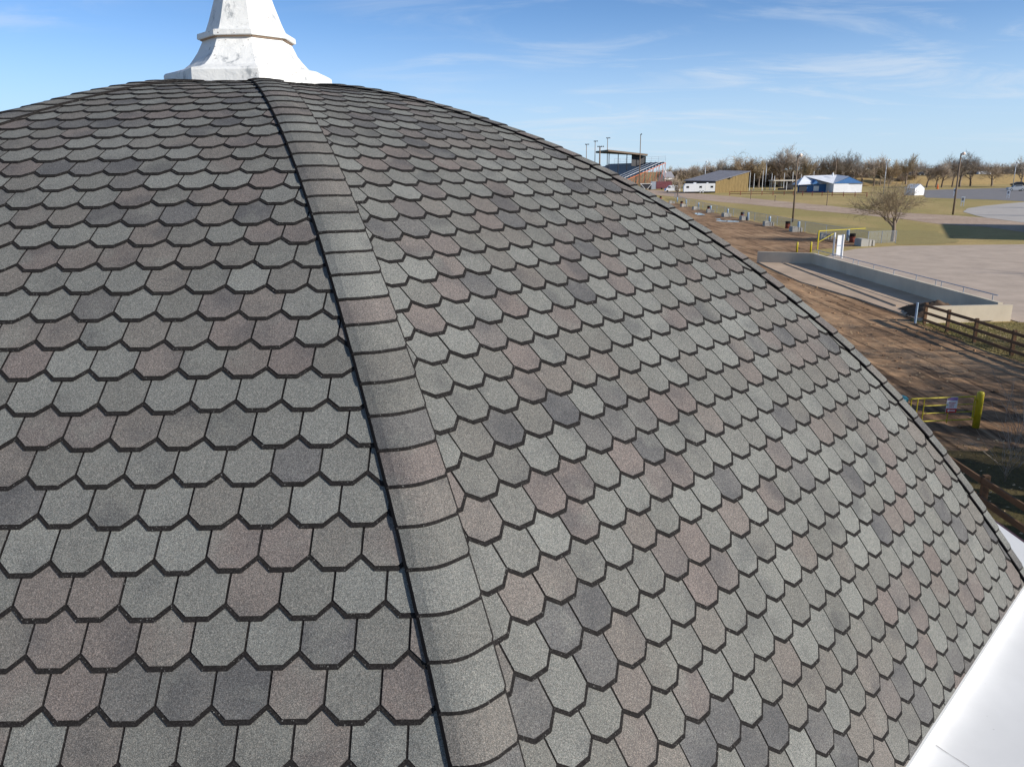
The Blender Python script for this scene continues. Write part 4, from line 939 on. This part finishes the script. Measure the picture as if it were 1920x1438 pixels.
def car(name, label, loc, rz, paint, cat='car', group=None, parts=True):
    o = thing(name, label, cat, loc, rz, group)
    pr = [(-2.2, .35), (2.2, .35), (2.25, .75), (2.1, .98), (1.15, 1.08), (.45, 1.58), (-1.35, 1.62), (-2.0, 1.1), (-2.25, .95)]
    q = MB(); n_ = len(pr); V = []
    for y, s_ in ((-.88, 1), (.88, 1)):
        for x, z in pr: V.append((x, y * (.86 if z > 1.2 else 1), z))
    q.add(V, [tuple(range(n_)), tuple(range(2 * n_ - 1, n_ - 1, -1))] + [(i, n_ + i, n_ + (i + 1) % n_, (i + 1) % n_) for i in range(n_)]); q.build('body', paint, o)
    for s_ in (-1, 1):
        q = MB(); y = s_ * .835; q.quad((1.0, y * 1.04, 1.10), (.40, y * .94, 1.52), (-1.25, y * .94, 1.55), (-1.75, y * 1.03, 1.12)); q.build('window', 'glass_dark', o)
        for x in (-1.4, 1.4): q = MB(); q.tube((x, s_ * .70, .34), (x, s_ * .91, .34), .34, None, 14); w_ = q.build('wheel', 'tyre', o); q = MB(); q.tube((x, s_ * .90, .34), (x, s_ * .925, .34), .2, None, 10); q.build('rim', 'silver_paint', w_)
    q = MB(); q.quad((1.16, -.72, 1.10), (.47, -.68, 1.56), (.47, .68, 1.56), (1.16, .72, 1.10)); q.build('windscreen', 'glass_dark', o)
    return o
b = G(1904, 358.5); c1 = car('parked_car', 'silver car parked at the end of the asphalt lot', (b.x, b.y, 0), math.pi * .93, 'silver_paint')
c1.scale = (1.1, 1.1, 1.1)
b = AT(1908, 345, 296); car('parked_car', 'black car parked behind the silver car', (b.x, 296, .3), math.pi * .9, 'black_paint')
csrc = None
for i, px in enumerate([1700, 1709, 1719, 1727, 1735, 1744, 1822, 1831]):
    d_ = 378; b = AT(px, 330, d_)
    if csrc is None: csrc = car('far_car', 'dark car parked on top of the far grass embankment', (b.x, d_, 4.0), .1, 'black_paint', 'car', 'cars on the far embankment')
    else: copy_tree(csrc, (b.x, d_ + rnd.uniform(-2, 2), 4.0), .1 + (math.pi if i % 2 else 0))
b = AT(1844, 328, 376); bs = thing('white_van', 'low white van parked on top of the far grass embankment', 'van', (b.x, 376, 3.98), .05); bs.scale = (.9, .9, .55)
q = MB(); q.box((0, 0, 1.5), (6.8, 2.3, 2.1)); q.box((0, 0, 2.6), (6.4, 2.0, .14)); q.build('body', 'white_metal', bs)
q = MB(); q.box((0, -1.16, 1.95), (6.0, .03, .6)); q.build('window_band', 'glass_dark', bs)
for x in (-2.2, 2.2): q = MB(); q.tube((x, -1.18, .45), (x, -.9, .45), .45, None, 12); q.build('wheel', 'tyre', bs)
# invented hall outside the frame, added to cast the shadow on the curved road
ex = gable_house('exhibition_hall', 'large exhibition hall with grey gable roof beside the concrete lot', (77, 84, 0), 25, 18, 6.5, 5.0, 'cream', 'roof_grey', math.radians(63))
for x, y, h in ((113.5, 138, 13), (98.5, 113.7, 13), (17.8, 13.0, 6), (18.2, 10.2, 6), (24.6, 11.0, 8.5), (28.5, 15.5, 9.5), (21.5, 9.2, 7), (22.6, 12.6, 7.5), (19.6, 8.0, 6.5), (27.5, 10.6, 9.5), (25.6, 14.8, 8.2), (24, 6.3, 9.5), (31, 8.5, 10)):  # unseen evergreens added to cast dense shade over gate, fence and road
    o = thing('conifer', 'tall narrow dark conifer standing among the shade trees beside the yard', 'tree', (x, y, 0), 0, 'conifers beside the yard')
    q = MB(); q.tube((0, 0, -.1), (0, 0, h * .96), .22, .03, 8); q.build('trunk', 'bark_dark', o)
    q = MB(); cr_ = random.Random(int(x))
    for i in range(520):
        z_ = h * (.08 + .9 * cr_.random() ** .9); R_ = (h - z_) * .21 * cr_.uniform(.6, 1.05); a = cr_.uniform(0, 6.28); d_ = Vector((math.cos(a), math.sin(a), 0)); e_ = Vector((-d_.y, d_.x, 0)) * .22
        p_ = Vector((0, 0, z_)); t_ = p_ + d_ * R_ + Vector((0, 0, -.25 * R_)); q.add([p_, t_ + e_, t_ + d_ * .15 + Vector((0, 0, -.1)), t_ - e_], [(0, 1, 2, 3)])
    MATS.get('conifer_green') or simple('conifer_green', (.035, .055, .028), .9, .1)
    q.build('crown', 'conifer_green', o)
# ================================================================ SMALL STUFF: grass blades, fallen leaves
gr = random.Random(77); q = MB()
def blades(n_, fx, hmin, hmax):
    for i in range(n_):
        x, y = fx(); h = gr.uniform(hmin, hmax); a = gr.uniform(0, 6.28); w = .008; l = gr.uniform(-.05, .05), gr.uniform(-.05, .05)
        q.add([(x - w * math.cos(a), y - w * math.sin(a), .015), (x + w * math.cos(a), y + w * math.sin(a), .015), (x + l[0], y + l[1], h)], [(0, 1, 2)])
blades(9000, lambda: (gr.uniform(20.6, 25.3), gr.uniform(24, 37.3)), .05, .14)
blades(9000, lambda: (gr.uniform(7.5, 17), 10 + 10 * gr.random()), .04, .12)
blades(1500, lambda: (20.4 + gr.gauss(0, .25), gr.uniform(22, 38)), .06, .2)
tag(q.build('grass', 'near_grass'), 'short dry grass growing along the wooden fences', 'grass', kind='stuff')
q = MB()
for i in range(1900):
    if i < 1200: x, y = 22.4 + gr.gauss(0, 1.0), gr.uniform(26, 36.6)
    elif i < 1500: x, y = gr.uniform(9, 17), gr.uniform(11, 21)
    else: x, y = gr.gauss(16, 1.6), gr.uniform(26, 44)
    s_ = gr.uniform(.025, .06); a = gr.uniform(0, 6.28); z_ = .04 + gr.random() * .03 + (.05 if i >= 1500 else 0); c_, s2 = math.cos(a) * s_, math.sin(a) * s_
    q.add([(x - c_, y - s2, z_), (x + s2 * .6, y - c_ * .6, z_ + gr.uniform(0, .03)), (x + c_, y + s2, z_ + gr.uniform(0, .03)), (x - s2 * .6, y + c_ * .6, z_)], [(0, 1, 2, 3)])
tag(q.build('fallen_leaves', 'leaf_tan'), 'pale fallen leaves scattered on the grass and dirt', 'leaves', kind='stuff')
q = MB()
for i in range(320):
    x, y = gr.uniform(10, 20), gr.uniform(21, 55); s_ = gr.uniform(.02, .07); z_ = .05
    q.box((x, y, z_), (s_ * 2, s_ * 1.6, s_ * 1.5), Matrix.Rotation(gr.uniform(0, 3), 3, 'Z'))
tag(q.build('clods', 'yard_dirt'), 'loose clods of earth on the rutted dirt yard', 'clods', kind='stuff')
